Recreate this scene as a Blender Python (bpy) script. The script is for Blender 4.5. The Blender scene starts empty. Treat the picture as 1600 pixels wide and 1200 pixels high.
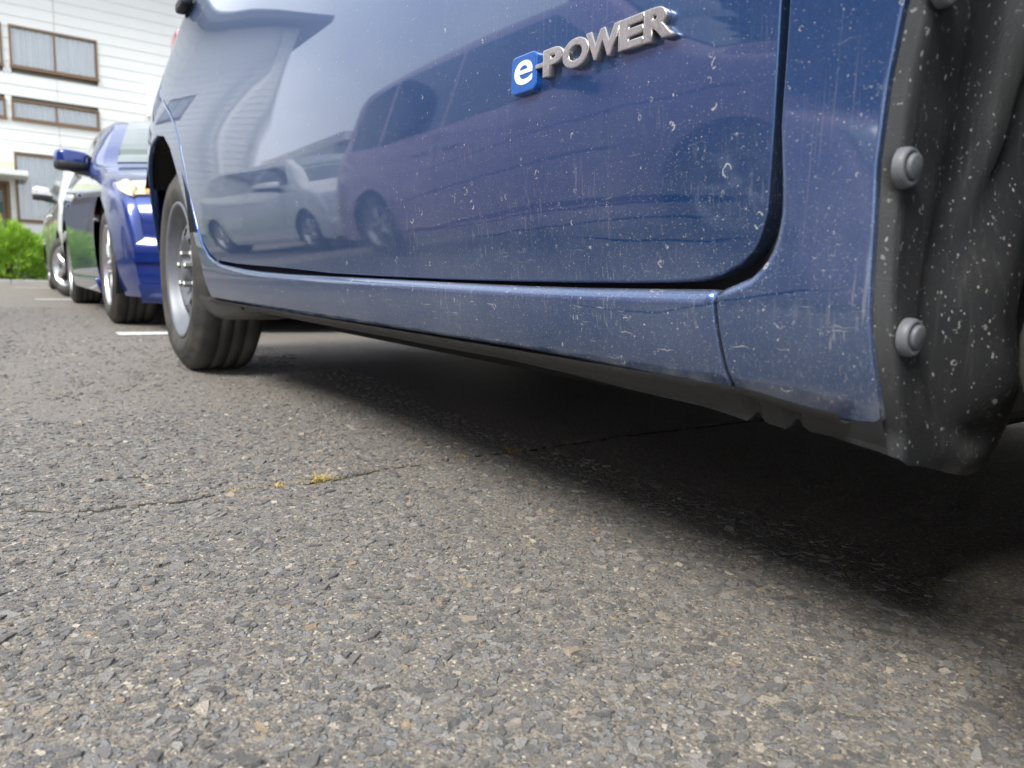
import bpy, bmesh, math, random
import numpy as np
from mathutils import Vector, Matrix
from mathutils.geometry import delaunay_2d_cdt

random.seed(7); rng = np.random.default_rng(7)
scene = bpy.context.scene
COL = scene.collection
R = math.radians

# ------------------------------------------------------------------ camera
# world: X runs along the parked cars (they face +X), hero car's right side is the plane Y=0, Z up, metres
CAM = np.array([2.4385, -.4239, .3099]); YAW, PITCH, ROLL, FPX = -.9523, .1414, .0342, 1120.0
Fv = np.array([math.sin(YAW)*math.cos(PITCH), math.cos(YAW)*math.cos(PITCH), -math.sin(PITCH)])
R0 = np.array([math.cos(YAW), -math.sin(YAW), 0.0]); U0 = np.cross(R0, Fv)
Rv = math.cos(ROLL)*R0 + math.sin(ROLL)*U0; Uv = -math.sin(ROLL)*R0 + math.cos(ROLL)*U0
cd = bpy.data.cameras.new('camera'); cam = bpy.data.objects.new('camera', cd); COL.objects.link(cam)
M = Matrix(((Rv[0], Uv[0], -Fv[0], CAM[0]), (Rv[1], Uv[1], -Fv[1], CAM[1]), (Rv[2], Uv[2], -Fv[2], CAM[2]), (0, 0, 0, 1)))
cam.matrix_world = M
cd.sensor_width = 36; cd.lens = 36*FPX/1600; cd.clip_start = .02; cd.clip_end = 2000
cd.dof.use_dof = True; cd.dof.focus_distance = .78; cd.dof.aperture_fstop = 7.5
scene.camera = cam

# ------------------------------------------------------------------ sky, sun, exposure
SUN_EL, SUN_AZ = R(48), R(-72)          # azimuth of the sun measured from +X
world = bpy.data.worlds.new('World'); scene.world = world; world.use_nodes = True
wn, wl = world.node_tree.nodes, world.node_tree.links; wn.clear()
sky = wn.new('ShaderNodeTexSky'); sky.sky_type = 'NISHITA'; sky.sun_disc = False
sky.sun_elevation = SUN_EL; sky.sun_rotation = R(90)-SUN_AZ; sky.air_density = 1.3; sky.dust_density = 3.0
tc = wn.new('ShaderNodeTexCoord'); no = wn.new('ShaderNodeTexNoise'); no.inputs['Scale'].default_value = 2.2; no.inputs['Detail'].default_value = 7
rp = wn.new('ShaderNodeValToRGB'); rp.color_ramp.elements[0].position = .34; rp.color_ramp.elements[1].position = .60
rp.color_ramp.elements[0].color = (.45, .45, .45, 1); rp.color_ramp.elements[1].color = (1, 1, 1, 1)
mx = wn.new('ShaderNodeMix'); mx.data_type = 'RGBA'; mx.inputs[7].default_value = (8.6, 9.1, 9.8, 1)
bg = wn.new('ShaderNodeBackground'); bg.inputs['Strength'].default_value = .095; wo = wn.new('ShaderNodeOutputWorld')
wl.new(tc.outputs['Generated'], no.inputs['Vector']); wl.new(no.outputs[0], rp.inputs[0]); wl.new(rp.outputs[0], mx.inputs[0])
wl.new(sky.outputs[0], mx.inputs[6]); wl.new(mx.outputs[2], bg.inputs[0]); wl.new(bg.outputs[0], wo.inputs[0])
sd = bpy.data.lights.new('sun', 'SUN'); sd.energy = 2.3; sd.angle = R(23); sd.color = (1, .96, .9)
sun = bpy.data.objects.new('sun', sd); COL.objects.link(sun)
sdir = Vector((math.cos(SUN_EL)*math.cos(SUN_AZ), math.cos(SUN_EL)*math.sin(SUN_AZ), math.sin(SUN_EL)))
sun.rotation_euler = sdir.to_track_quat('Z', 'Y').to_euler(); sun.location = (0, -3, 9)
vs = scene.view_settings; vs.view_transform = 'Standard'; vs.look = 'None'; vs.exposure = 1.1; vs.gamma = 1; vs.use_curve_mapping = False

# ------------------------------------------------------------------ node helper and materials
class N:
    def __init__(s, name):
        s.m = bpy.data.materials.new(name); s.m.use_nodes = True; s.t = s.m.node_tree
        s.t.nodes.clear(); s.out = s.t.nodes.new('ShaderNodeOutputMaterial')
        s.tc = s.t.nodes.new('ShaderNodeTexCoord'); s.obj = s.tc.outputs['Object']
    def n(s, typ, ins=None, **props):
        nd = s.t.nodes.new('ShaderNode'+typ)
        for k, v in props.items(): setattr(nd, k, v)
        for k, v in (ins or {}).items(): s.set(nd.inputs[k], v)
        return nd
    def set(s, sock, v):
        if isinstance(v, bpy.types.NodeSocket): s.t.links.new(v, sock)
        elif isinstance(v, (tuple, list)) and len(v) == 3 and sock.type == 'RGBA': sock.default_value = (*v, 1)
        else: sock.default_value = v
    def math(s, op, a, b=0.0, c=0.0, clamp=False):
        nd = s.n('Math', {0: a, 1: b, 2: c}, operation=op); nd.use_clamp = clamp; return nd.outputs[0]
    def mix(s, f, a, b, blend='MIX'):
        nd = s.n('Mix', data_type='RGBA', blend_type=blend); s.set(nd.inputs[0], f); s.set(nd.inputs[6], a); s.set(nd.inputs[7], b); return nd.outputs[2]
    def step(s, v, lo, hi, a=0., b=1.):
        nd = s.n('MapRange', {0: v, 1: lo, 2: hi, 3: a, 4: b}, interpolation_type='SMOOTHSTEP'); return nd.outputs[0]
    def noise(s, scale, detail=2, vec=None, rough=.5):
        return s.n('TexNoise', {'Vector': vec or s.obj, 'Scale': scale, 'Detail': detail, 'Roughness': rough}).outputs[0]
    def vor(s, scale, vec=None, feature='F1', rand=1.):
        return s.n('TexVoronoi', {'Vector': vec or s.obj, 'Scale': scale, 'Randomness': rand}, feature=feature)
    def mapping(s, scale=(1, 1, 1), rot=(0, 0, 0), loc=(0, 0, 0), vec=None):
        return s.n('Mapping', {'Vector': vec or s.obj, 'Scale': scale, 'Rotation': rot, 'Location': loc}).outputs[0]
    def bump(s, h, strength=.3, dist=.002, normal=None):
        nd = s.n('Bump', {'Height': h, 'Strength': strength, 'Distance': dist})
        if normal: s.t.links.new(normal, nd.inputs['Normal'])
        return nd.outputs[0]
    def bsdf(s, **ins):
        b = s.n('BsdfPrincipled')
        for k, v in ins.items(): s.set(b.inputs[k.replace('_', ' ')], v)
        s.t.links.new(b.outputs[0], s.out.inputs[0]); return b

def simple(name, col, rough=.5, metal=0., coat=0., var=.15, vscale=8., bump=0., bscale=200.):
    m = N(name); nz = m.noise(vscale, 4)
    dark = tuple(c*(1-var) for c in col); lite = tuple(min(1, c*(1+var)) for c in col)
    kw = dict(Base_Color=m.mix(nz, dark, lite), Roughness=rough, Metallic=metal, Coat_Weight=coat, Coat_Roughness=.04)
    if bump: kw['Normal'] = m.bump(m.noise(bscale, 3), bump, .001)
    m.bsdf(**kw); return m.m

def car_paint(name, col, metal=.55, rough=.32, dirt=.0):
    m = N(name); base = col; x = m.n('SeparateXYZ', {0: m.obj})
    flake = m.vor(2600).outputs['Color']
    fl = m.n('SeparateColor', {0: flake}).outputs[0]
    bc = m.mix(m.step(fl, .2, .9), tuple(c*.82 for c in col), tuple(min(1, c*1.2) for c in col))
    film = m.math('MULTIPLY', m.noise(3.5, 5), .10)
    rg = rough
    if not dirt:
        m.bsdf(Base_Color=bc, Metallic=metal, Roughness=rough, Coat_Weight=1., Coat_Roughness=m.math('MULTIPLY_ADD', film, .3, .015)); return m.m
    X, Z = x.outputs[0], x.outputs[2]
    front = m.step(X, .9, 1.9, .08, 1.0)                    # road dirt is thrown on by the front wheel
    low = m.step(Z, .54, .26, .22, 1.0)
    dens = m.math('MULTIPLY', front, low)
    warp = m.n('VectorMath', {0: m.obj, 1: m.n('VectorMath', {0: m.n('TexNoise', {'Vector': m.obj, 'Scale': 130., 'Detail': 3}).outputs['Color'], 1: (.006, .006, .006)}, operation='MULTIPLY').outputs[0]}, operation='ADD').outputs[0]
    def specks(scale, share, r0, r1, vec=warp):
        v = m.vor(scale, vec); rnd = m.n('SeparateColor', {0: v.outputs['Color']})
        on = m.math('LESS_THAN', rnd.outputs[0], m.math('MULTIPLY', dens, share))
        size = m.math('MULTIPLY_ADD', rnd.outputs[1], r1-r0, r0)
        d = m.math('SUBTRACT', size, v.outputs['Distance'])
        return m.math('MULTIPLY', on, m.math('MULTIPLY', m.step(d, 0., .06), m.math('MULTIPLY_ADD', rnd.outputs[2], .7, .3)))
    def arcs(scale, share, vec):
        v = m.vor(scale, vec); rnd = m.n('SeparateColor', {0: v.outputs['Color']})
        on = m.math('LESS_THAN', rnd.outputs[0], m.math('MULTIPLY', dens, share))
        rad = m.math('MULTIPLY_ADD', rnd.outputs[1], .22, .10)
        ring = m.step(m.math('ABSOLUTE', m.math('SUBTRACT', v.outputs['Distance'], rad)), .055, .015)
        cut = m.step(m.noise(170, 2), .50, .58)
        return m.math('MULTIPLY', on, m.math('MULTIPLY', ring, cut))
    def scratches(rot, share, sx=26., sz=520.):
        v = m.vor(1., m.mapping((sx, 1., sz), (0, rot, 0), vec=warp)); rnd = m.n('SeparateColor', {0: v.outputs['Color']})
        on = m.math('LESS_THAN', rnd.outputs[0], m.math('MULTIPLY', dens, share))
        return m.math('MULTIPLY', on, m.math('MULTIPLY', m.step(v.outputs['Distance'], .40, .12), m.step(m.noise(45, 2), .45, .62)))
    sp = m.math('MAXIMUM', specks(330, .17, .10, .28), specks(120, .035, .07, .18))
    sp = m.math('MAXIMUM', sp, m.math('MULTIPLY', specks(700, .42, .2, .4), .6))
    sp = m.math('MAXIMUM', sp, m.math('MULTIPLY', arcs(75, .15, m.mapping((1, 1, .8), vec=warp)), .9))
    sp = m.math('MAXIMUM', sp, m.math('MULTIPLY', arcs(170, .20, m.mapping((1, 1, 1), loc=(.3, .1, .7), vec=warp)), .8))
    lowx = m.step(Z, .36, .26)
    for rot, share in ((R(28), .07), (R(-22), .05), (R(52), .04), (R(80), .03)):
        sp = m.math('MAXIMUM', sp, m.math('MULTIPLY', scratches(rot, share), m.math('MULTIPLY_ADD', lowx, .55, .25)))
    drip = m.step(m.noise(1., 3, m.mapping((420, 420, 9))), .56, .74)
    drip = m.math('MULTIPLY', m.math('MULTIPLY', drip, dens), m.math('MULTIPLY', m.step(m.noise(14, 2), .35, .7), .22))
    # wiped strokes in the dust film
    def stroke(z0, amp, k, ph, w, xa, xb):
        c = m.math('MULTIPLY_ADD', m.math('SINE', m.math('MULTIPLY_ADD', X, k, ph)), amp, z0)
        d = m.math('ABSOLUTE', m.math('SUBTRACT', m.math('ADD', Z, m.math('MULTIPLY', m.noise(22, 2), .006)), m.math('ADD', c, .003)))
        return m.math('MULTIPLY', m.step(d, w, w*.35), m.math('MULTIPLY', m.step(X, xa, xa+.05), m.step(X, xb, xb-.05)))
    wipe = stroke(.377, .007, 9.5, -16.5, .0035, 1.55, 2.13)
    for a in ((.373, .006, 9.0, -15.8, .0016, 1.66, 2.08), (.361, .0045, 9.5, -17.2, .0015, 1.72, 2.11), (.415, .012, 6., -10., .0022, 1.5, 2.0), (.446, .010, 6.5, -11.2, .0018, 1.62, 2.13), (.352, .006, 12., -20, .0013, 1.9, 2.13), (.30, .012, 15., 0, .0012, 1.9, 2.2)):
        wipe = m.math('MAXIMUM', wipe, stroke(*a))
    film = m.math('MULTIPLY', m.math('MULTIPLY', m.step(m.noise(5, 6, rough=.65), .30, .72, .35, 1.), dens), .085*dirt)
    film = m.math('ADD', film, m.math('MULTIPLY', m.step(m.noise(900, 2), .45, .75), m.math('MULTIPLY', dens, .05)))
    rim = m.math('MULTIPLY', m.step(Z, .252, .236), m.math('MULTIPLY', m.step(m.noise(30, 4), .35, .6), .16))
    film = m.math('MULTIPLY', film, m.math('SUBTRACT', 1., m.math('MULTIPLY', wipe, .75)))
    dm = m.math('ADD', m.math('ADD', film, rim), drip, clamp=True)
    dm = m.math('MAXIMUM', dm, m.math('MULTIPLY', sp, .62*dirt), clamp=True)
    tint = m.mix(m.noise(35, 3), (.48, .46, .42), (.64, .65, .66))
    p = m.n('BsdfPrincipled', {'Base Color': bc, 'Metallic': metal, 'Roughness': rough, 'Coat Weight': 1., 'Coat IOR': 1.65, 'Coat Roughness': m.math('MULTIPLY_ADD', dens, .05, .015)})
    d = m.n('BsdfDiffuse', {'Color': tint})
    ms = m.n('MixShader', {0: dm, 1: p.outputs[0], 2: d.outputs[0]}); m.t.links.new(ms.outputs[0], m.out.inputs[0])
    return m.m

def glass(name, tint=(.93, .95, .95), alpha=.6):
    m = N(name); fr = m.n('LayerWeight', {'Blend': .35}).outputs['Fresnel']
    f = m.math('ADD', m.math('MULTIPLY', fr, .9), .08, clamp=True)
    tr = m.n('BsdfTransparent', {'Color': tint}); gl = m.n('BsdfGlossy', {'Color': (.95, .97, 1), 'Roughness': .02})
    ms = m.n('MixShader', {0: f, 1: tr.outputs[0], 2: gl.outputs[0]}); m.t.links.new(ms.outputs[0], m.out.inputs[0]); return m.m

def asphalt_mat():
    m = N('asphalt'); big = m.noise(.9, 5, rough=.6); mid = m.noise(14, 4)
    v = m.vor(120); rnd = m.n('SeparateColor', {0: v.outputs['Color']})
    v2 = m.vor(420); rnd2 = m.n('SeparateColor', {0: v2.outputs['Color']})
    bind = m.mix(m.step(m.noise(300, 5, rough=.7), .34, .66), (.060, .052, .042), (.265, .232, .186))
    sand = m.mix(m.math('LESS_THAN', rnd2.outputs[0], .28), bind, m.mix(rnd2.outputs[1], (.34, .29, .22), (.12, .12, .12)))
    grit = m.mix(m.math('LESS_THAN', rnd2.outputs[2], .025), sand, (.52, .47, .38))
    stone = m.n('ValToRGB', {0: rnd.outputs[1]}).outputs[0].node
    cr = stone.color_ramp; cr.elements[0].color = (.10, .104, .110, 1); cr.elements[1].color = (.31, .31, .315, 1)
    e = cr.elements.new(.93); e.color = (.27, .272, .275, 1); e = cr.elements.new(.97); e.color = (.34, .27, .19, 1)
    sm = m.math('MULTIPLY', m.step(v.outputs['Distance'], .46, .36), m.math('LESS_THAN', rnd.outputs[0], .62))
    col = m.mix(sm, grit, m.mix(m.math('MULTIPLY', m.noise(700, 2), .5), stone.outputs[0], (.1, .1, .1)))
    col = m.mix(m.step(big, .3, .75, 0., .25), col, m.mix(.5, col, (.09, .085, .08)))
    col = m.mix(m.step(mid, .5, .8, 0., .25), col, (.24, .215, .18))
    h = m.math('ADD', m.math('MULTIPLY', sm, .7), m.math('ADD', m.math('MULTIPLY', m.noise(380, 4), .8), m.math('MULTIPLY', m.noise(90, 3), .6)))
    m.bsdf(Base_Color=col, Roughness=.66, Specular_IOR_Level=.5, Sheen_Weight=.10, Sheen_Roughness=.45, Normal=m.bump(h, 1., .0042)); return m.m

def chip_mat():
    m = N('stone_chip'); at = m.n('Attribute', attribute_name='tint').outputs['Fac']
    r = m.n('ValToRGB', {0: at}); c = r.color_ramp
    c.elements[0].color = (.080, .081, .083, 1); c.elements[1].color = (.58, .52, .42, 1)
    for p, k in ((.45, (.150, .148, .146)), (.82, (.225, .221, .215)), (.93, (.32, .31, .295)), (.955, (.34, .25, .15)), (.975, (.30, .26, .215))):
        e = c.elements.new(p); e.color = (*k, 1)
    nz = m.noise(420, 5, rough=.7); col = m.mix(m.step(nz, .40, .68, 0., .7), r.outputs[0], m.mix(.55, r.outputs[0], (.29, .255, .205)))
    col = m.mix(1., col, m.mix(m.step(m.noise(1100, 4, rough=.75), .36, .64), (.62, .62, .63), (1.28, 1.27, 1.25)), 'MULTIPLY')
    m.bsdf(Base_Color=col, Roughness=m.math('MULTIPLY_ADD', nz, .35, .42), Specular_IOR_Level=.5, Sheen_Weight=.06, Sheen_Roughness=.45, Normal=m.bump(m.noise(650, 4, rough=.7), 1., .0020)); return m.m

def plastic_mat():
    m = N('black_plastic'); x = m.n('SeparateXYZ', {0: m.obj})
    warp = m.n('VectorMath', {0: m.obj, 1: m.n('VectorMath', {0: m.n('TexNoise', {'Vector': m.obj, 'Scale': 120., 'Detail': 3}).outputs['Color'], 1: (.008, .008, .008)}, operation='MULTIPLY').outputs[0]}, operation='ADD').outputs[0]
    mask = None
    for sc, sh, r1 in ((260, .14, .34), (110, .10, .22), (560, .25, .4)):
        v = m.vor(sc, m.mapping((1, 1, .55), vec=warp)); rnd = m.n('SeparateColor', {0: v.outputs['Color']})
        k = m.math('MULTIPLY', m.math('LESS_THAN', rnd.outputs[0], sh), m.step(m.math('SUBTRACT', m.math('MULTIPLY', rnd.outputs[1], r1), v.outputs['Distance']), 0., .07))
        k = m.math('MULTIPLY', k, m.math('MULTIPLY_ADD', rnd.outputs[2], .6, .25)); mask = k if mask is None else m.math('MAXIMUM', mask, k)
    v = m.vor(70, warp); rnd = m.n('SeparateColor', {0: v.outputs['Color']})
    arc = m.math('MULTIPLY', m.math('LESS_THAN', rnd.outputs[0], .16), m.math('MULTIPLY', m.step(m.math('ABSOLUTE', m.math('SUBTRACT', v.outputs['Distance'], .22)), .05, .01), m.step(m.noise(110, 2), .5, .6)))
    mask = m.math('MAXIMUM', mask, m.math('MULTIPLY', arc, .6))
    drip = m.math('MULTIPLY', m.step(m.noise(1., 3, m.mapping((260, 260, 10))), .52, .8), .05)
    film = m.math('MULTIPLY', m.step(m.noise(11, 5), .35, .75), .06)
    edge = m.math('MULTIPLY', m.math('MULTIPLY', m.step(x.outputs[2], .205, .185), m.step(m.noise(40, 3), .4, .65)), .22)
    dm = m.math('ADD', m.math('MAXIMUM', mask, edge), m.math('ADD', film, drip), clamp=True)
    col = m.mix(dm, (.019, .0205, .023), (.34, .335, .325))
    m.bsdf(Base_Color=col, Roughness=m.math('MULTIPLY_ADD', dm, .4, .42), Specular_IOR_Level=.5, Normal=m.bump(m.noise(500, 3), .25, .0008)); return m.m

def tyre_mat():
    m = N('tyre_rubber'); d = m.step(m.noise(9, 5), .35, .75, .1, .55)
    m.bsdf(Base_Color=m.mix(d, (.024, .024, .024), (.125, .115, .10)), Roughness=.75, Normal=m.bump(m.noise(180, 3), .3, .001)); return m.m

def siding_mat():
    m = N('white_siding'); st = m.noise(1., 4, m.mapping((3, 3, .5)))
    m.bsdf(Base_Color=m.mix(st, (.77, .785, .76), (.85, .855, .84)), Roughness=.55, Normal=m.bump(m.noise(1, 3, m.mapping((60, 5, 60))), .15, .003)); return m.m

MAT = dict(
    blue=car_paint('blue_paint_dusty', (.005, .058, .205), .72, .36, 1.0),
    blue2=car_paint('royal_blue_paint', (.003, .026, .19), .35, .3), silver=car_paint('silver_paint', (.66, .67, .67), .35, .3),
    white=car_paint('white_paint', (.78, .78, .77), 0, .35), mauve=car_paint('mauve_paint', (.62, .42, .56), .0, .35),
    asphalt=asphalt_mat(), chip=chip_mat(), plastic=plastic_mat(), tyre=tyre_mat(), siding=siding_mat(),
    trim=simple('black_trim', (.017, .018, .020), .5, 0, 0, .5, 60), under=simple('underbody', (.012, .012, .012), .9),
    steel=simple('steel_wheel', (.17, .185, .205), .5, .5, 0, .2, 30), alloy=simple('alloy', (.62, .63, .64), .28, .9, .3, .1),
    nut=simple('nut', (.25, .25, .25), .45, .8), chrome=simple('badge_chrome', (.56, .53, .50), .26, .95, 0, .25, 90, .2, 250),
    clip=simple('grey_clip', (.12, .128, .14), .5, 0, 0, .3, 150, .2, 500), tile=simple('badge_blue', (.008, .10, .42), .25, .1, 1, .2, 40),
    lettering=simple('badge_white', (.78, .8, .84), .35), carglass=simple('car_glass', (.02, .026, .026), .03, 0, 1, .1),
    screen=simple('windscreen_glass', (.10, .13, .12), .03, 0, 1, .1), lens=simple('yellowed_lens', (.62, .53, .34), .12, .1, 1, .25, 14),
    amber=simple('amber_lens', (.75, .25, .05), .2, 0, 1), red=simple('red_lens', (.55, .03, .035), .15, 0, 1, .2, 20), clear=simple('clear_lens', (.55, .57, .58), .1, .4, 1, .3, 12),
    frame=simple('brown_frame', (.19, .115, .062), .45, .1, 0, .15, 20), curtain=simple('curtain', (.80, .79, .81), .85, 0, 0, .12, 3),
    glass=glass('window_glass'), render=simple('pale_render', (.66, .66, .62), .8, 0, 0, .08, 3, .2, 90), roof=simple('grey_roof', (.09, .10, .115), .6, 0, 0, .2, 6),
    cream=simple('cream_canopy', (.62, .66, .44), .6), line=simple('road_paint', (.62, .62, .60), .7, 0, 0, .25, 40, .4, 120),
    kerb=simple('kerb_concrete', (.42, .41, .39), .85, 0, 0, .2, 12, .3, 120), soil=simple('crack_soil', (.035, .030, .024), .95, 0, 0, .5, 90, .5, 300),
    weed=simple('dry_weed', (.44, .33, .085), .8, 0, 0, .4, 60), needle=simple('bush_green', (.24, .42, .03), .6, 0, 0, .35, 9),
    cover=simple('ground_cover_green', (.10, .17, .045), .6, 0, 0, .5, 14), bark=simple('bark', (.09, .065, .045), .9), dark=simple('gap_shade', (.006, .006, .006), .9),  # the near-black stands in for shade inside panel gaps and handle recesses
    poster=simple('poster_green', (.03, .12, .08), .5), poster_y=simple('poster_yellow', (.7, .55, .06), .5), poster_w=simple('poster_white', (.75, .7, .68), .5), poster_r=simple('poster_red', (.6, .08, .08), .5),
    brown=simple('brown_cladding', (.15, .115, .095), .7, 0, 0, .2, 4), interior=simple('dark_interior', (.03, .03, .032), .8), plate=simple('number_plate', (.72, .72, .68), .4))

# ------------------------------------------------------------------ object helpers
def link(name, me, mat=None, parent=None, smooth=False, loc=None):
    o = bpy.data.objects.new(name, me); COL.objects.link(o)
    if mat is not None and not me.materials: me.materials.append(MAT[mat] if isinstance(mat, str) else mat)
    if smooth: me.polygons.foreach_set('use_smooth', [True]*len(me.polygons))
    if loc is not None: o.location = loc
    if parent is not None:
        o.parent = parent
        if loc is None and parent.type == 'EMPTY': o.location = -parent.location
    return o
def mesh(V, Fc, name='m'):
    me = bpy.data.meshes.new(name); me.from_pydata([tuple(map(float, v)) for v in V], [], [tuple(map(int, q)) for q in Fc]); me.update(); return me
def thing(name, label, cat, loc, group=None, rz=0.):
    o = bpy.data.objects.new(name, None); COL.objects.link(o); o.location = loc; o.rotation_euler.z = rz; o.empty_display_size = .2
    return tag(o, label, cat, group)
def tag(o, label, cat, group=None):
    o['label'] = label; o['category'] = cat
    if group: o['group'] = group
    return o
def struct(o): o['kind'] = 'structure'; return o
def bm_mesh(fn, name='m'):
    bm = bmesh.new(); fn(bm); me = bpy.data.meshes.new(name); bm.to_mesh(me); bm.free(); return me
def box_mesh(x0, x1, y0, y1, z0, z1, bev=0.):
    def f(bm):
        bmesh.ops.create_cube(bm, size=1)
        for v in bm.verts: v.co = Vector(((x0+x1)/2+v.co.x*(x1-x0), (y0+y1)/2+v.co.y*(y1-y0), (z0+z1)/2+v.co.z*(z1-z0)))
        if bev: bmesh.ops.bevel(bm, geom=list(bm.edges), offset=bev, segments=2, affect='EDGES', profile=.6)
    return bm_mesh(f)
def superell(sx, sy, sz, e=.45, nu=28, nv=14, shape=None):
    V = []; Fc = []; pw = lambda c: math.copysign(abs(c)**e, c)
    for j in range(nv+1):
        b = -math.pi/2+math.pi*j/nv
        for i in range(nu):
            a = 2*math.pi*i/nu
            v = [sx*pw(math.cos(b))*pw(math.cos(a)), sy*pw(math.cos(b))*pw(math.sin(a)), sz*pw(math.sin(b))]
            V.append(shape(v) if shape else v)
    for j in range(nv):
        for i in range(nu): Fc.append((j*nu+i, j*nu+(i+1) % nu, (j+1)*nu+(i+1) % nu, (j+1)*nu+i))
    return mesh(V, Fc)
def lathe(prof, n=64, y_axis=True, closed=False):
    """prof: (radius, y) pairs swept round the Y axis"""
    V = []; Fc = []; k = len(prof)
    for i in range(n):
        a = 2*math.pi*i/n
        for r, y in prof: V.append((r*math.cos(a), y, r*math.sin(a)))
    for i in range(n):
        for j in range(k-1 if not closed else k):
            j2 = (j+1) % k; i2 = (i+1) % n
            Fc.append((i*k+j, i*k+j2, i2*k+j2, i2*k+j))
    return mesh(V, Fc)
def pchip(xs, ys):
    xs = np.array(xs, float); ys = np.array(ys, float); h = np.diff(xs); d = np.diff(ys)/h; m = np.zeros(len(xs)); m[0] = d[0]; m[-1] = d[-1]
    m[1:-1] = (d[:-1]*h[1:]+d[1:]*h[:-1])/(h[1:]+h[:-1])
    def g(x):
        x = np.asarray(x, float); i = np.clip(np.searchsorted(xs, x)-1, 0, len(xs)-2); t = (x-xs[i])/h[i]; t2 = t*t; t3 = t2*t
        r = (2*t3-3*t2+1)*ys[i]+(t3-2*t2+t)*h[i]*m[i]+(-2*t3+3*t2)*ys[i+1]+(t3-t2)*h[i]*m[i+1]
        r = np.where(x < xs[0], ys[0]+m[0]*(x-xs[0]), r); return np.where(x > xs[-1], ys[-1]+m[-1]*(x-xs[-1]), r)
    return g
def sstep(x, a, b):
    t = np.clip((np.asarray(x, float)-a)/(b-a), 0, 1); return t*t*(3-2*t)
def resample(P, ds, closed=True):
    P = np.array(P, float); Q = np.vstack([P, P[:1]]) if closed else P
    L = np.r_[0, np.cumsum(np.hypot(*np.diff(Q, axis=0).T))]; n = max(3, int(round(L[-1]/ds)))
    t = np.linspace(0, L[-1], n+1)[:-1] if closed else np.linspace(0, L[-1], n+1)
    return np.c_[np.interp(t, L, Q[:, 0]), np.interp(t, L, Q[:, 1])]
def catmull(P, n=8):
    P = np.array(P, float); A = np.vstack([2*P[0]-P[1], P, 2*P[-1]-P[-2]]); out = []
    for i in range(1, len(A)-2):
        for t in np.linspace(0, 1, n, endpoint=False):
            p0, p1, p2, p3 = A[i-1:i+3]
            out.append(.5*((2*p1)+(-p0+p2)*t+(2*p0-5*p1+4*p2-p3)*t*t+(-p0+3*p1-3*p2+p3)*t**3))
    out.append(P[-1]); return np.array(out)
def inside(P, poly):
    x, z = P[:, 0], P[:, 1]; c = np.zeros(len(P), bool); n = len(poly); j = n-1
    for i in range(n):
        xi, zi = poly[i]; xj, zj = poly[j]
        if zi != zj: c ^= ((zi > z) != (zj > z)) & (x < (xj-xi)*(z-zi)/(zj-zi)+xi)
        j = i
    return c
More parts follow.
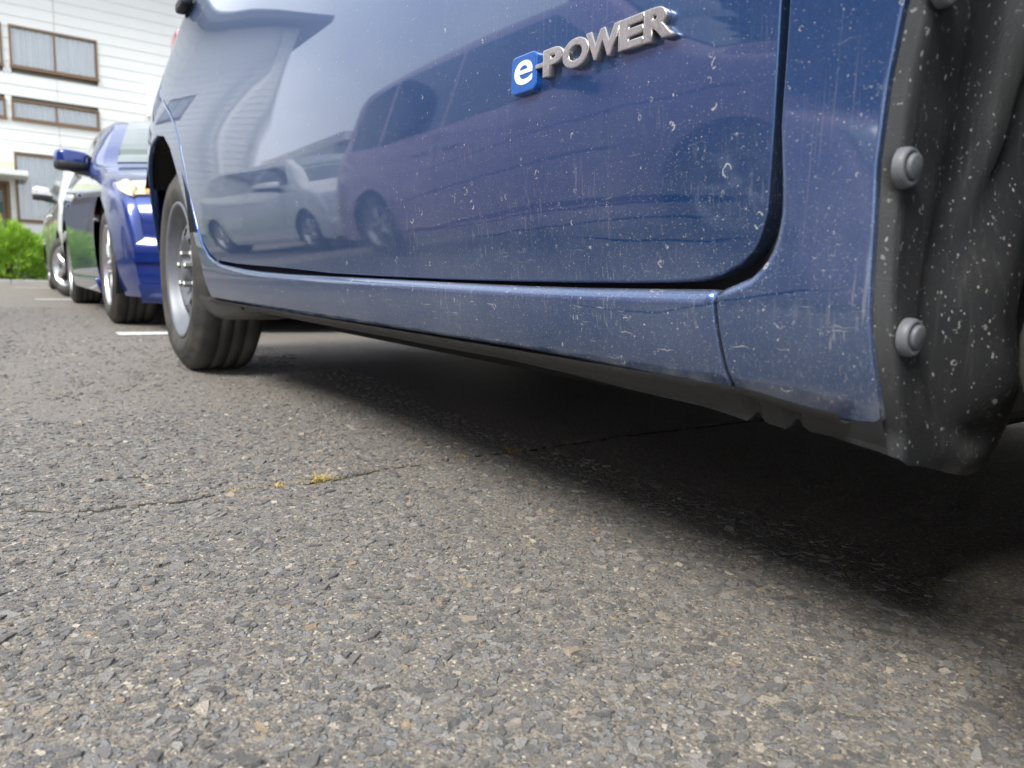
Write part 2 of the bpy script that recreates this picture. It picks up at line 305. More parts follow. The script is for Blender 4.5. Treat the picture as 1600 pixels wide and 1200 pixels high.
def panel(name, outline, S, mat, parent, r=.003, ds=.012, cell=.03, depth=.018, side=-1, cy=0., lift=0.):
    """sheet-metal panel: a trimmed piece of the surface y=S(x,z) with a rolled edge. side=+1 mirrors it about y=cy."""
    O = resample(outline, ds); area = .5*np.sum(O[:, 0]*np.roll(O[:, 1], -1)-np.roll(O[:, 0], -1)*O[:, 1])
    if area < 0: O = O[::-1]
    T = np.roll(O, -1, 0)-np.roll(O, 1, 0); T /= np.linalg.norm(T, axis=1)[:, None]+1e-9; Nn = np.c_[T[:, 1], -T[:, 0]]
    rr = np.array([r(x, z) for x, z in O]) if callable(r) else np.full(len(O), r)
    I = O-Nn*rr[:, None]
    gx = np.arange(O[:, 0].min(), O[:, 0].max(), cell); gz = np.arange(O[:, 1].min(), O[:, 1].max(), cell)
    G = np.stack(np.meshgrid(gx, gz), -1).reshape(-1, 2); G = G[inside(G, I)]
    if len(G):
        dm = np.full(len(G), 9.)
        for q in I: dm = np.minimum(dm, np.hypot(G[:, 0]-q[0], G[:, 1]-q[1]))
        G = G[dm > cell*.55]
    P = np.vstack([I, G]); n = len(I)
    res = delaunay_2d_cdt([Vector(q) for q in P], [(i, (i+1) % n) for i in range(n)], [], 1, 1e-6)
    Pv = np.array([v[:] for v in res[0]]); tris = [tuple(t) for t in res[2]]
    def nrm(Q):
        e = 1e-3; sx = (S(Q[:, 0]+e, Q[:, 1])-S(Q[:, 0]-e, Q[:, 1]))/(2*e); sz = (S(Q[:, 0], Q[:, 1]+e)-S(Q[:, 0], Q[:, 1]-e))/(2*e)
        v = np.c_[sx, -np.ones(len(Q)), sz]; return v/np.linalg.norm(v, axis=1)[:, None]
    V = [np.c_[Pv[:, 0], S(Pv[:, 0], Pv[:, 1])-lift, Pv[:, 1]]]; NO = [nrm(Pv)]; Fc = []
    for t in tris:
        a, b, c = (Pv[i] for i in t)
        Fc.append(t if (b[0]-a[0])*(c[1]-a[1])-(b[1]-a[1])*(c[0]-a[0]) > 0 else t[::-1])
    base = len(Pv); nI = nrm(I); rings = [list(range(n))]
    # find loop vertices in the result (input order is kept for the first n when nothing merges)
    idx = [o[0] if o else -1 for o in res[3]]; inv = {k: i for i, k in enumerate(idx)}
    rings = [[inv.get(i, 0) for i in range(n)]]
    for a in (25, 50, 72, 90):
        a = R(a); Q = I+Nn*(rr*math.sin(a))[:, None]
        V.append(np.c_[Q[:, 0], S(Q[:, 0], Q[:, 1])-lift+rr*(1-math.cos(a)), Q[:, 1]]); NO.append(nI*math.cos(a)+np.c_[Nn[:, 0], np.zeros(n), Nn[:, 1]]*math.sin(a))
        rings.append(list(range(base, base+n))); base += n
    V.append(V[-1]+np.array([0, depth, 0])); NO.append(np.c_[Nn[:, 0], np.zeros(n), Nn[:, 1]]); rings.append(list(range(base, base+n)))
    for A, B in zip(rings[:-1], rings[1:]):
        for i in range(n):
            k = (i+1) % n; Fc.append((A[i], B[i], B[k], A[k]))
    V = np.vstack(V); NO = np.vstack(NO)
    if side > 0: V[:, 1] = 2*cy-V[:, 1]; NO[:, 1] *= -1; Fc = [q[::-1] for q in Fc]
    me = mesh(V, Fc); me.polygons.foreach_set('use_smooth', [True]*len(me.polygons))
    me.normals_split_custom_set_from_vertices([tuple(v) for v in NO/np.linalg.norm(NO, axis=1)[:, None]])
    return link(name, me, mat, parent)

# ------------------------------------------------------------------ ground
def vnoise(x, y, s, seed):
    g = np.random.default_rng(seed).random((256, 256)); u, v = x*s, y*s; i, j = np.floor(u).astype(int), np.floor(v).astype(int); a, b = u-i, v-j
    a, b = a*a*(3-2*a), b*b*(3-2*b); q = lambda di, dj: g[(i+di) % 256, (j+dj) % 256]
    return (q(0, 0)*(1-a)+q(1, 0)*a)*(1-b)+(q(0, 1)*(1-a)+q(1, 1)*a)*b-.5
CRACKS = [np.array([(1.33, -.95), (1.362, -.60), (1.356, -.44), (1.40, -.34), (1.406, -.24), (1.398, -.14), (1.408, -.04), (1.39, .08), (1.383, .22), (1.392, .34), (1.38, .6), (1.40, 1.2)]),
          np.array([(1.262, -.95), (1.285, -.52), (1.268, -.40), (1.258, -.32), (1.252, -.25), (1.262, -.2)])]
def crack_dist(x, y):
    best = np.full(np.shape(x), 9.)
    for C in CRACKS:
        cx = np.interp(y, C[:, 1], C[:, 0])+.006*vnoise(y*1., y*0+.3, 60, 5)+.012*vnoise(y*1., y*0+.3, 17, 9)
        ok = (y > C[0, 1]) & (y < C[-1, 1]); best = np.minimum(best, np.where(ok, np.abs(x-cx), 9.))
    return best
def axis(d0, d1, fine, lo, hi):
    c = list(np.arange(d0, d1, fine)); s = fine; a = d0
    left = []
    while a > lo: s = min(s*1.25, 25); a -= s; left.append(a)
    s = fine; a = d1; right = [d1]
    while a < hi: s = min(s*1.25, 25); a += s; right.append(a)
    return np.array(left[::-1]+c+right)
gx, gy = axis(.9, 2.42, .005, -220, 220), axis(-.75, .55, .005, -220, 220)
GX, GY = np.meshgrid(gx, gy)
def ground_z(x, y):
    k = 1-sstep(np.hypot(x-1.7, y), 1.6, 4.)
    z = (.0016*vnoise(x, y, 110, 1)+.0022*vnoise(x, y, 38, 2)+.0030*vnoise(x, y, 9, 3))*k
    w = np.clip(1.4*(1-crack_dist(x, y)/(.0085+.006*vnoise(x, y, 30, 8))), 0, 1)
    return z-.011*w*(vnoise(x, y, 25, 11)+.75)*k
GZ = ground_z(GX, GY)
nx_, ny_ = len(gx), len(gy)
def fast_mesh(V, loops, sizes, name):
    me = bpy.data.meshes.new(name); V = np.ascontiguousarray(V, np.float32); loops = np.ascontiguousarray(loops, np.int32); sizes = np.asarray(sizes, np.int32)
    me.vertices.add(len(V)); me.vertices.foreach_set('co', V.ravel()); me.loops.add(len(loops)); me.loops.foreach_set('vertex_index', loops)
    me.polygons.add(len(sizes)); me.polygons.foreach_set('loop_start', np.r_[0, np.cumsum(sizes)[:-1]].astype(np.int32)); me.polygons.foreach_set('loop_total', sizes)
    me.update(calc_edges=True)
    me.polygons.foreach_set('use_smooth', [False]*len(me.polygons)); return me
ii = (np.arange(ny_-1)[:, None]*nx_+np.arange(nx_-1)[None]).ravel()
me = fast_mesh(np.c_[GX.ravel(), GY.ravel(), GZ.ravel()], np.c_[ii, ii+1, ii+1+nx_, ii+nx_].ravel(), np.full(len(ii), 4), 'ground')
ground = struct(link('ground', me, 'asphalt', smooth=True)); ground['label'] = 'worn grey asphalt of the car park'

def chips(n, x0, x1, y0, y1, rmin, rmax, seed, flush=.45, pw=2.4):
    g = np.random.default_rng(seed); K = 7
    cx, cy = g.uniform(x0, x1, n), g.uniform(y0, y1, n); d = crack_dist(cx, cy)
    keep = d > .007*g.random(n)+.004; cx, cy = cx[keep], cy[keep]; n = len(cx)
    r = rmin+(rmax-rmin)*g.random(n)**pw; asp = g.uniform(1., 2.3, n); rot = g.uniform(0, 2*np.pi, n)
    a = np.sort((np.arange(K)[None]+g.uniform(-.46, .46, (n, K)))*2*np.pi/K, 1); rad = g.uniform(.55, 1.18, (n, K))
    px, py = np.cos(a)*rad*np.sqrt(asp)[:, None], np.sin(a)*rad/np.sqrt(asp)[:, None]
    c, s = np.cos(rot)[:, None], np.sin(rot)[:, None]; X, Y = px*c-py*s, px*s+py*c
    h = r*g.uniform(-.06, .20, n)+.0003; tx, ty = g.normal(0, .11, (2, n)); sh = g.uniform(.70, .96, (n, K))
    gz = ground_z(cx, cy)[:, None]
    bx, by = cx[:, None]+X*r[:, None], cy[:, None]+Y*r[:, None]; bz = np.full((n, K), -.0025)+gz
    ux, uy = cx[:, None]+X*r[:, None]*sh, cy[:, None]+Y*r[:, None]*sh
    uz = gz+h[:, None]+(X*tx[:, None]+Y*ty[:, None])*r[:, None]+g.normal(0, .045, (n, K))*r[:, None]
    V = np.concatenate([np.stack([bx, by, bz], -1), np.stack([ux, uy, uz], -1)], 1).reshape(-1, 3)
    b = (np.arange(n)*2*K)[:, None, None]; k = np.arange(K); k2 = (k+1) % K
    side = (np.stack([k, k2, k2+K, k+K], -1)[None]+b).reshape(n, -1); top = (k+K)[None]+b[:, 0]
    loops = np.concatenate([side, top], 1).ravel(); sizes = np.tile(np.r_[np.full(K, 4), K], n)
    t = g.random(n); return V, loops, sizes, np.repeat(t, K+1)
parts = [chips(60000, .75, 2.75, -1.05, .42, .0014, .0070, 21), chips(5200, .75, 2.75, -1.05, .42, .0045, .0105, 22, pw=1.8), chips(16000, -1.2, .75, -1.2, .5, .0025, .009, 23), chips(5000, -4, -1.2, -1.4, .4, .004, .012, 24)]
off = 0; VV, LL, SS, TT = [], [], [], []
for V, l, s, t in parts: VV.append(V); LL.append(l+off); SS.append(s); TT.append(t); off += len(V)
me = fast_mesh(np.vstack(VV), np.concatenate(LL), np.concatenate(SS), 'chips')
at = me.attributes.new('tint', 'FLOAT', 'FACE'); at.data.foreach_set('value', np.concatenate(TT).astype(np.float32))
o = link('stone_chips', me, 'chip'); o['kind'] = 'stuff'; tag(o, 'grey and tan stone chips set in the worn asphalt', 'gravel')

for ci, C in enumerate(CRACKS):
    yy = np.arange(C[0, 1]+.01, C[-1, 1]-.01, .004); cx = np.interp(yy, C[:, 1], C[:, 0])+.006*vnoise(yy*1., yy*0+.3, 60, 5)+.012*vnoise(yy*1., yy*0+.3, 17, 9)
    wd = np.maximum(.0001, (.0046 if ci == 0 else .0036)*(.75+2.4*vnoise(yy, yy*0+.7, 16, 31)+1.6*vnoise(yy, yy*0+.2, 75, 33)))
    V = [p for x, y, w in zip(cx, yy, wd) for p in ((x-w, y, -.0022), (x, y, -.0036), (x+w, y, -.0022))]
    link('crack', mesh(V, [q for i in range(len(yy)-1) for q in ((3*i, 3*i+1, 3*i+4, 3*i+3), (3*i+1, 3*i+2, 3*i+5, 3*i+4))]), 'soil', ground, loc=(0, 0, 0))
# soil and dry weeds in the crack
def tuft(x, y, n, h, lab, seed):
    g = random.Random(seed); V = []; Fc = []
    for i in range(n):
        a = g.uniform(0, 6.28); rr = abs(g.gauss(0, .007)); L = h*g.uniform(.3, 1.1); lean = g.uniform(.3, 1.9); w = g.uniform(.0006, .0016)
        bx, by = x+rr*math.cos(a)*1.3+g.uniform(-.012, .012)*.3, y+g.gauss(0, .006)*(n/50); dx, dy = math.cos(a), math.sin(a); b = len(V)
        for t in (0, .5, 1):
            px, py, pz = bx+dx*lean*L*t*t, by+dy*lean*L*t*t, -.003+L*t*(1-.30*lean*t); ww = w*(1-.85*t)
            V += [(px-dy*ww, py+dx*ww, pz), (px+dy*ww, py-dx*ww, pz)]
        Fc += [(b, b+1, b+3, b+2), (b+2, b+3, b+5, b+4)]
    return tag(link('weed_tuft', mesh(V, Fc), 'weed'), lab, 'weed', 'weeds in the asphalt crack')
tuft(1.404, -.040, 90, .016, 'fullest yellow weed tuft sprouting from the asphalt crack', 1)
tuft(1.403, -.105, 34, .010, 'small yellow moss clump in the crack next to the fullest tuft', 2)
tuft(1.401, -.170, 26, .008, 'reddish brown moss patch at the open end of the asphalt crack', 3)
tuft(1.386, .230, 40, .009, 'low dry moss clump in the crack at the edge of the shadow', 4)
tuft(1.391, .330, 46, .018, 'dry weed tuft in the crack inside the shadow under the car', 5)

# painted bay marks
def paint_line(x0, x1, y0, y1, lab):
    n = 40; V = []; Fc = []; g = random.Random(int(x0*100))
    ys = np.linspace(y0, y1, n)
    for i, y in enumerate(ys): V += [(x0+g.uniform(-.006, .006), y, .004), (x1+g.uniform(-.006, .006), y, .004)]
    for i in range(n-1): Fc.append((2*i, 2*i+2, 2*i+3, 2*i+1))
    o = link('bay_line', mesh(V, Fc), 'line'); return tag(o, lab, 'road marking', 'painted bay lines')
paint_line(-1.50, -1.33, .01, .30, 'white bay line on the asphalt between the two blue cars')
paint_line(-5.60, -5.44, -.18, 1.9, 'white bay line on the asphalt behind the royal blue sedan')
paint_line(-9.75, -9.6, -.28, 1.9, 'white bay line on the asphalt behind the silver minivan')
paint_line(3.75, 3.9, .01, 2.0, 'white bay line on the asphalt in front of the dusty blue hatchback')

# ------------------------------------------------------------------ building behind the cars
BX = -16.5
bld = thing('house', 'white two storey building clad in horizontal siding with brown window frames', 'building', (BX-3, 3.2, 0))
BY0, BY1, ZT, PITCHB, Z0 = -5.3, 11.5, 7.3, .228, .40
WINS = [(-.027, 1.551, 4.40, 5.22), (-1.75, -.165, 4.40, 5.22), (-.05, 1.537, 3.345, 3.735), (-1.75, -.165, 3.345, 3.735), (-.06, 1.54, 1.25, 2.64),
        (-3.9, -2.5, 4.40, 5.22), (3.4, 5.0, 4.40, 5.22), (3.4, 5.0, 1.25, 2.64), (6.6, 8.2, 4.4, 5.22)]
DOOR = (-1.30, -.175, 0., 2.05)
link('wall', box_mesh(BX-6.2, BX-.17, BY0+.05, BY1-.05, -.05, ZT), 'render', bld)
link('plinth', box_mesh(BX-.16, BX-.012, -.16, BY1-.06, -.05, Z0-.004), 'kerb', bld)
bd = mesh([(0, 0, 0), (.014, 0, 0), (.004, 0, PITCHB-.003), (0, 0, PITCHB-.003), (0, 1, 0), (.014, 1, 0), (.004, 1, PITCHB-.003), (0, 1, PITCHB-.003)],
          [(0, 1, 2, 3), (7, 6, 5, 4), (1, 5, 6, 2), (0, 4, 5, 1), (3, 2, 6, 7), (0, 3, 7, 4)]); bd.materials.append(MAT['siding'])
joints = [BY0, -2.25, .776, 3.80, 6.83, 9.86, BY1]
z = Z0; row = 0
while z < ZT-.1:
    for a, b in zip(joints[:-1], joints[1:]):
        spans = [(a+.004, b-.004)]
        for (y0, y1, w0, w1) in WINS+[DOOR]:
            if min(z+PITCHB, w1)-max(z, w0) > PITCHB*.3:
                spans = [q for s0, s1 in spans for q in ((s0, min(s1, y0)), (max(s0, y1), s1)) if q[1]-q[0] > .03]
        for s0, s1 in spans:
            o = bpy.data.objects.new('siding_board', bd); COL.objects.link(o); o.parent = bld; o.location = Vector((BX, s0, z))-bld.location; o.scale = (1, s1-s0, 1)
    z += PITCHB; row += 1
for yy in (BY0, BY1): link('corner_board', box_mesh(BX-.17, BX+.03, yy-.03, yy+.03, 0, ZT), 'siding', bld)
def window(y0, y1, z0, z1, par, seed):
    fw = .04; bm = bmesh.new()
    def bar(a, b, c, d, x0=-.165, x1=.035):
        r = bmesh.ops.create_cube(bm, size=1)
        for v in r['verts']: v.co = Vector((BX+(x0+x1)/2+v.co.x*(x1-x0), (a+b)/2+v.co.y*(b-a), (c+d)/2+v.co.z*(d-c)))
    bar(y0-.01, y1+.01, z1-fw*.7, z1+.01); bar(y0-.02, y1+.02, z0-.03, z0+fw, x1=.055); bar(y0-.01, y0+fw*.8, z0+fw+.001, z1-fw*.7-.001); bar(y1-fw*.8, y1+.01, z0+fw+.001, z1-fw*.7-.001)
    me = bpy.data.meshes.new('window'); bm.to_mesh(me); bm.free(); f = link('window', me, 'frame', par)
    ym = (y0+y1)/2
    link('mullion', box_mesh(BX-.05, BX+.012, ym-.018, ym+.018, z0+fw+.001, z1-fw*.7-.001), 'frame', f)
    link('pane', box_mesh(BX-.030, BX-.024, y0+fw*.8, ym-.019, z0+fw, z1-fw*.7), 'glass', f)
    link('pane', box_mesh(BX-.046, BX-.040, ym+.019, y1-fw*.8, z0+fw, z1-fw*.7), 'glass', f)
    g = random.Random(seed); n = 150; V = []; Fc = []; ph = [g.uniform(0, 6) for _ in range(5)]
    for i in range(n+1):
        y = y0+fw*.8+.004+(y1-y0-fw*1.6-.008)*i/n
        x = BX-.105+.030*math.sin(y*52+ph[0]+1.5*math.sin(y*7+ph[1]))+.012*math.sin(y*91+ph[2])+.008*math.sin(y*23+ph[3])
        V += [(x, y, z0+fw+.003), (x+.004*math.sin(y*30+ph[4]), y, z1-fw*.7-.003)]
    for i in range(n): Fc.append((2*i, 2*i+2, 2*i+3, 2*i+1))
    link('curtain', mesh(V, Fc), 'curtain', f, smooth=True)
for k, w in enumerate(WINS): window(*w, bld, k)
# entrance: door with notices, canopy with pale green fascia
d = link('door', box_mesh(BX-.11, BX-.05, DOOR[0]+.06, DOOR[1]-.06, .02, DOOR[3]-.06), 'frame', bld)
link('door_pane', box_mesh(BX-.049, BX-.043, DOOR[0]+.14, DOOR[1]-.14, .35, DOOR[3]-.2), 'carglass', d)
for nm, m_, a, b, c, e in (('notice', 'poster_y', -.52, -.36, 1.18, 1.38), ('notice', 'poster_w', -.52, -.33, .72, 1.08), ('notice', 'poster_r', -.50, -.36, .86, .98), ('notice', 'poster', -.56, -.32, 1.39, 1.62)):
    link(nm, box_mesh(BX-.042 if m_ != 'poster_r' else BX-.036, BX-.037 if m_ != 'poster_r' else BX-.032, a, b, c, e), m_, d)
for a, b, c, e in ((DOOR[0], DOOR[0]+.06, 0, DOOR[3]), (DOOR[1]-.06, DOOR[1], 0, DOOR[3]), (DOOR[0]+.061, DOOR[1]-.061, DOOR[3]-.06, DOOR[3])): link('door_frame', box_mesh(BX-.16, BX+.03, a, b, c, e), 'frame', bld)
cn = link('canopy', box_mesh(BX+.03, BX+.95, -2.2, .14, 2.10, 2.20, .012), 'siding', bld)
link('canopy_fascia', box_mesh(BX+.035, BX+.40, -2.2, -.08, 2.202, 2.42, .01), 'cream', cn)
link('vent_hood', box_mesh(BX+.025, BX+.30, 2.50, 2.86, 3.75, 4.36, .02), 'siding', bld)
link('downpipe', lathe([(.04, 0), (.045, .01), (.045, 6.8), (.04, 6.81)], 14), 'siding', bld).matrix_local = Matrix.Translation(Vector((BX+.09, -4.9, .2))-bld.location) @ Matrix.Rotation(R(90), 4, 'X')
V = [(BX+.75, BY0-.75, ZT-.12), (BX+.75, BY1+.75, ZT-.12), (BX-6.95, BY1+.75, ZT-.12), (BX-6.95, BY0-.75, ZT-.12), (BX+.75, BY0-.75, ZT+.10), (BX+.75, BY1+.75, ZT+.10), (BX-6.95, BY1+.75, ZT+.10), (BX-6.95, BY0-.75, ZT+.10), (BX-3.1, BY0+2.6, ZT+1.7), (BX-3.1, BY1-2.6, ZT+1.7)]
link('roof', mesh(V, [(3, 2, 1, 0), (0, 1, 5, 4), (1, 2, 6, 5), (2, 3, 7, 6), (3, 0, 4, 7), (4, 5, 9, 8), (6, 7, 8, 9), (5, 6, 9), (7, 4, 8)]), 'roof', bld)

# low annexe and the row across the lane, seen mirrored in the paint
ann = thing('annexe', 'low pale rendered annexe with flat roof beyond the white building', 'building', (-16, -10, 0))
link('wall', box_mesh(-19, -14.2, -14.5, -6.3, -.05, 2.9), 'render', ann)
link('roof', box_mesh(-19.4, -13.7, -14.9, -6.31, 2.902, 3.2, .02), 'siding', ann)
for k, yy in enumerate((-13.2, -10.8, -8.4)):
    f = link('shutter', box_mesh(-14.24, -14.16, yy-.9, yy+.9, 0, 2.3), 'kerb', ann)
    for q in range(12): link('slat', box_mesh(-14.158, -14.14, yy-.86, yy+.86, .1+q*.18, .1+q*.18+.15), 'siding', f)
def block_wall(x0, nx, y, rows, lab):
    w = thing('block_wall', lab, 'wall', (x0+nx*.4, y, 0)); bl = bpy.data.meshes.get('wall_block')
    if not bl: bl = box_mesh(-.396, .396, -.07, .07, 0, .194, .006); bl.name = 'wall_block'; bl.materials.append(MAT['kerb'])
    for i in range(nx):
        for j in range(rows):
            o = bpy.data.objects.new('block', bl); COL.objects.link(o); o.parent = w; o.location = Vector((x0+i*.80+(j % 2)*.40, y, j*.20))-w.location
    link('core', box_mesh(x0-.3, x0+nx*.8+.0, y-.04, y+.04, -.05, rows*.2-.02), 'kerb', w)
block_wall(-18, 36, -7.2, 7, 'grey block wall along the far side of the lane')
block_wall(-10, 20, 2.25, 6, 'unseen grey block wall added to darken the ground under the parked cars')  # unseen wall, added to cut the light reaching under the cars

oh = thing('house', 'unseen brown clad house added across the lane to block sky mirrored in the paint', 'building', (-1.2, -12, 0))  # unseen house, added to keep bright sky out of the door and fender reflections
link('wall', box_mesh(-8.6, 6.2, -15.5, -8.6, -.05, 6.0), 'brown', oh)
for q in range(24): link('cladding_board', box_mesh(-8.62, 6.22, -8.598, -8.575, .1+q*.245, .1+q*.245+.235), 'brown', oh)
for x in (-7.2, -4.4, -1.4, 1.6, 4.4):
    for z in (1.0, 3.9):
        f = link('window', box_mesh(x-.85, x+.85, -8.574, -8.53, z, z+1.2), 'frame', oh)
        link('pane', box_mesh(x-.78, x-.02, -8.529, -8.522, z+.07, z+1.13), 'carglass', f); link('pane', box_mesh(x+.02, x+.78, -8.529, -8.522, z+.07, z+1.13), 'carglass', f)
V = [(-9.2, -16.1, 5.95), (6.8, -16.1, 5.95), (6.8, -8.0, 5.95), (-9.2, -8.0, 5.95), (-9.2, -16.1, 6.15), (6.8, -16.1, 6.15), (6.8, -8.0, 6.15), (-9.2, -8.0, 6.15), (-5.5, -12, 8.0), (3.1, -12, 8.0)]
link('roof', mesh(V, [(3, 2, 1, 0), (0, 1, 5, 4), (1, 2, 6, 5), (2, 3, 7, 6), (3, 0, 4, 7), (4, 5, 9, 8), (6, 7, 8, 9), (5, 6, 9), (7, 4, 8)]), 'roof', oh)

# clipped bush and ground cover by the building
def bush(cx, cy, rx, ry, rz, n, lab, seed):
    t = thing('bush', lab, 'bush', (cx, cy, 0)); g = np.random.default_rng(seed)
    a = g.uniform(0, 2*np.pi, n); u = g.uniform(-.55, 1, n); k = .70+.34*g.random(n)**.6; q = np.sqrt(1-u*u)
    lump = 1+.13*np.sin(a*3+u*4+seed)+.10*np.sin(a*5-u*7)+.06*np.sin(a*11+u*13)
    P = np.c_[cx+rx*q*np.cos(a)*k*lump, cy+ry*q*np.sin(a)*k*lump, rz*.40+rz*.60*u*k*lump]
    P = P[P[:, 2] > .04]; n = len(P)
    D = P-np.array([cx, cy, rz*.25]); D /= np.linalg.norm(D, axis=1)[:, None]; D += g.normal(0, .45, (n, 3)); D[:, 2] += .45; D /= np.linalg.norm(D, axis=1)[:, None]
    W = np.cross(D, g.normal(0, 1, (n, 3))); W /= np.linalg.norm(W, axis=1)[:, None]; L = g.uniform(.05, .12, n)[:, None]; w = g.uniform(.004, .009, n)[:, None]
    V = np.stack([P-W*w, P+W*w, P+D*L*.6+W*w*.7, P+D*L, P+D*L*.6-W*w*.7], 1).reshape(-1, 3)
    b = np.arange(n)[:, None]*5; me = fast_mesh(V, (b+np.arange(5)).ravel(), np.full(n, 5), 'foliage'); link('foliage', me, 'needle', t)
    V = []; Fc = []; gg = random.Random(seed)
    for i in range(14):
        a = gg.uniform(0, 6.28); e = (cx+rx*.75*math.cos(a)*gg.random(), cy+ry*.75*math.sin(a)*gg.random(), rz*gg.uniform(.5, .85)); s = (cx+gg.uniform(-.1, .1), cy+gg.uniform(-.1, .1), -.02); b = len(V)
        for p, w in ((s, .022), (e, .006)):
            for j in range(5): V.append((p[0]+w*math.cos(j*1.257), p[1]+w*math.sin(j*1.257), p[2]))
        for j in range(5): Fc.append((b+j, b+(j+1) % 5, b+5+(j+1) % 5, b+5+j))
    link('stem', mesh(V, Fc), 'bark', t); return t
bush(-12.9, -.28, .62, .62, .93, 17000, 'bright green clipped bush with needle foliage beside the silver minivan', 3)
bush(-13.4, -1.9, .8, .8, .9, 9000, 'rounded green bush in the bed left of the entrance door', 5)
bush(-13.3, 3.6, .7, .8, .9, 7000, 'rounded green bush in the bed hidden behind the parked cars', 9)
n = 5000; g = np.random.default_rng(12); gx_ = g.uniform(-13.7, -12.06, n); gy_ = g.uniform(-3.2, 6., n); gz_ = .02+.13*g.random(n)*(1-np.abs((gx_+12.9)/.9)**2*.6)
A = g.uniform(0, 2*np.pi, n); L = g.uniform(.02, .045, n); tz = g.uniform(-.01, .03, n)
P = np.c_[gx_, gy_, gz_]; D = np.c_[np.cos(A)*L, np.sin(A)*L, tz]; W = np.c_[-np.sin(A)*L*.4, np.cos(A)*L*.4, np.zeros(n)]
me = fast_mesh(np.stack([P-D, P+W, P+D, P-W], 1).reshape(-1, 3), (np.arange(n)[:, None]*4+np.arange(4)).ravel(), np.full(n, 4), 'cover')
o = link('ground_cover', me, 'cover'); o['kind'] = 'stuff'; tag(o, 'low leafy ground cover in the planting bed', 'ground cover')
bed = thing('kerb', 'pale concrete kerb edging the planting bed', 'kerb', (-12, 1.4, 0))
for i in range(16):
    y = -3.3+i*.60; link('kerb_stone', box_mesh(-12.06, -11.94, y+.003, y+.597, -.02, .07, .012), 'kerb', bed)
link('bed_soil', box_mesh(-13.9, -12.061, -3.3, 6.3, -.02, .04), 'soil', bed)

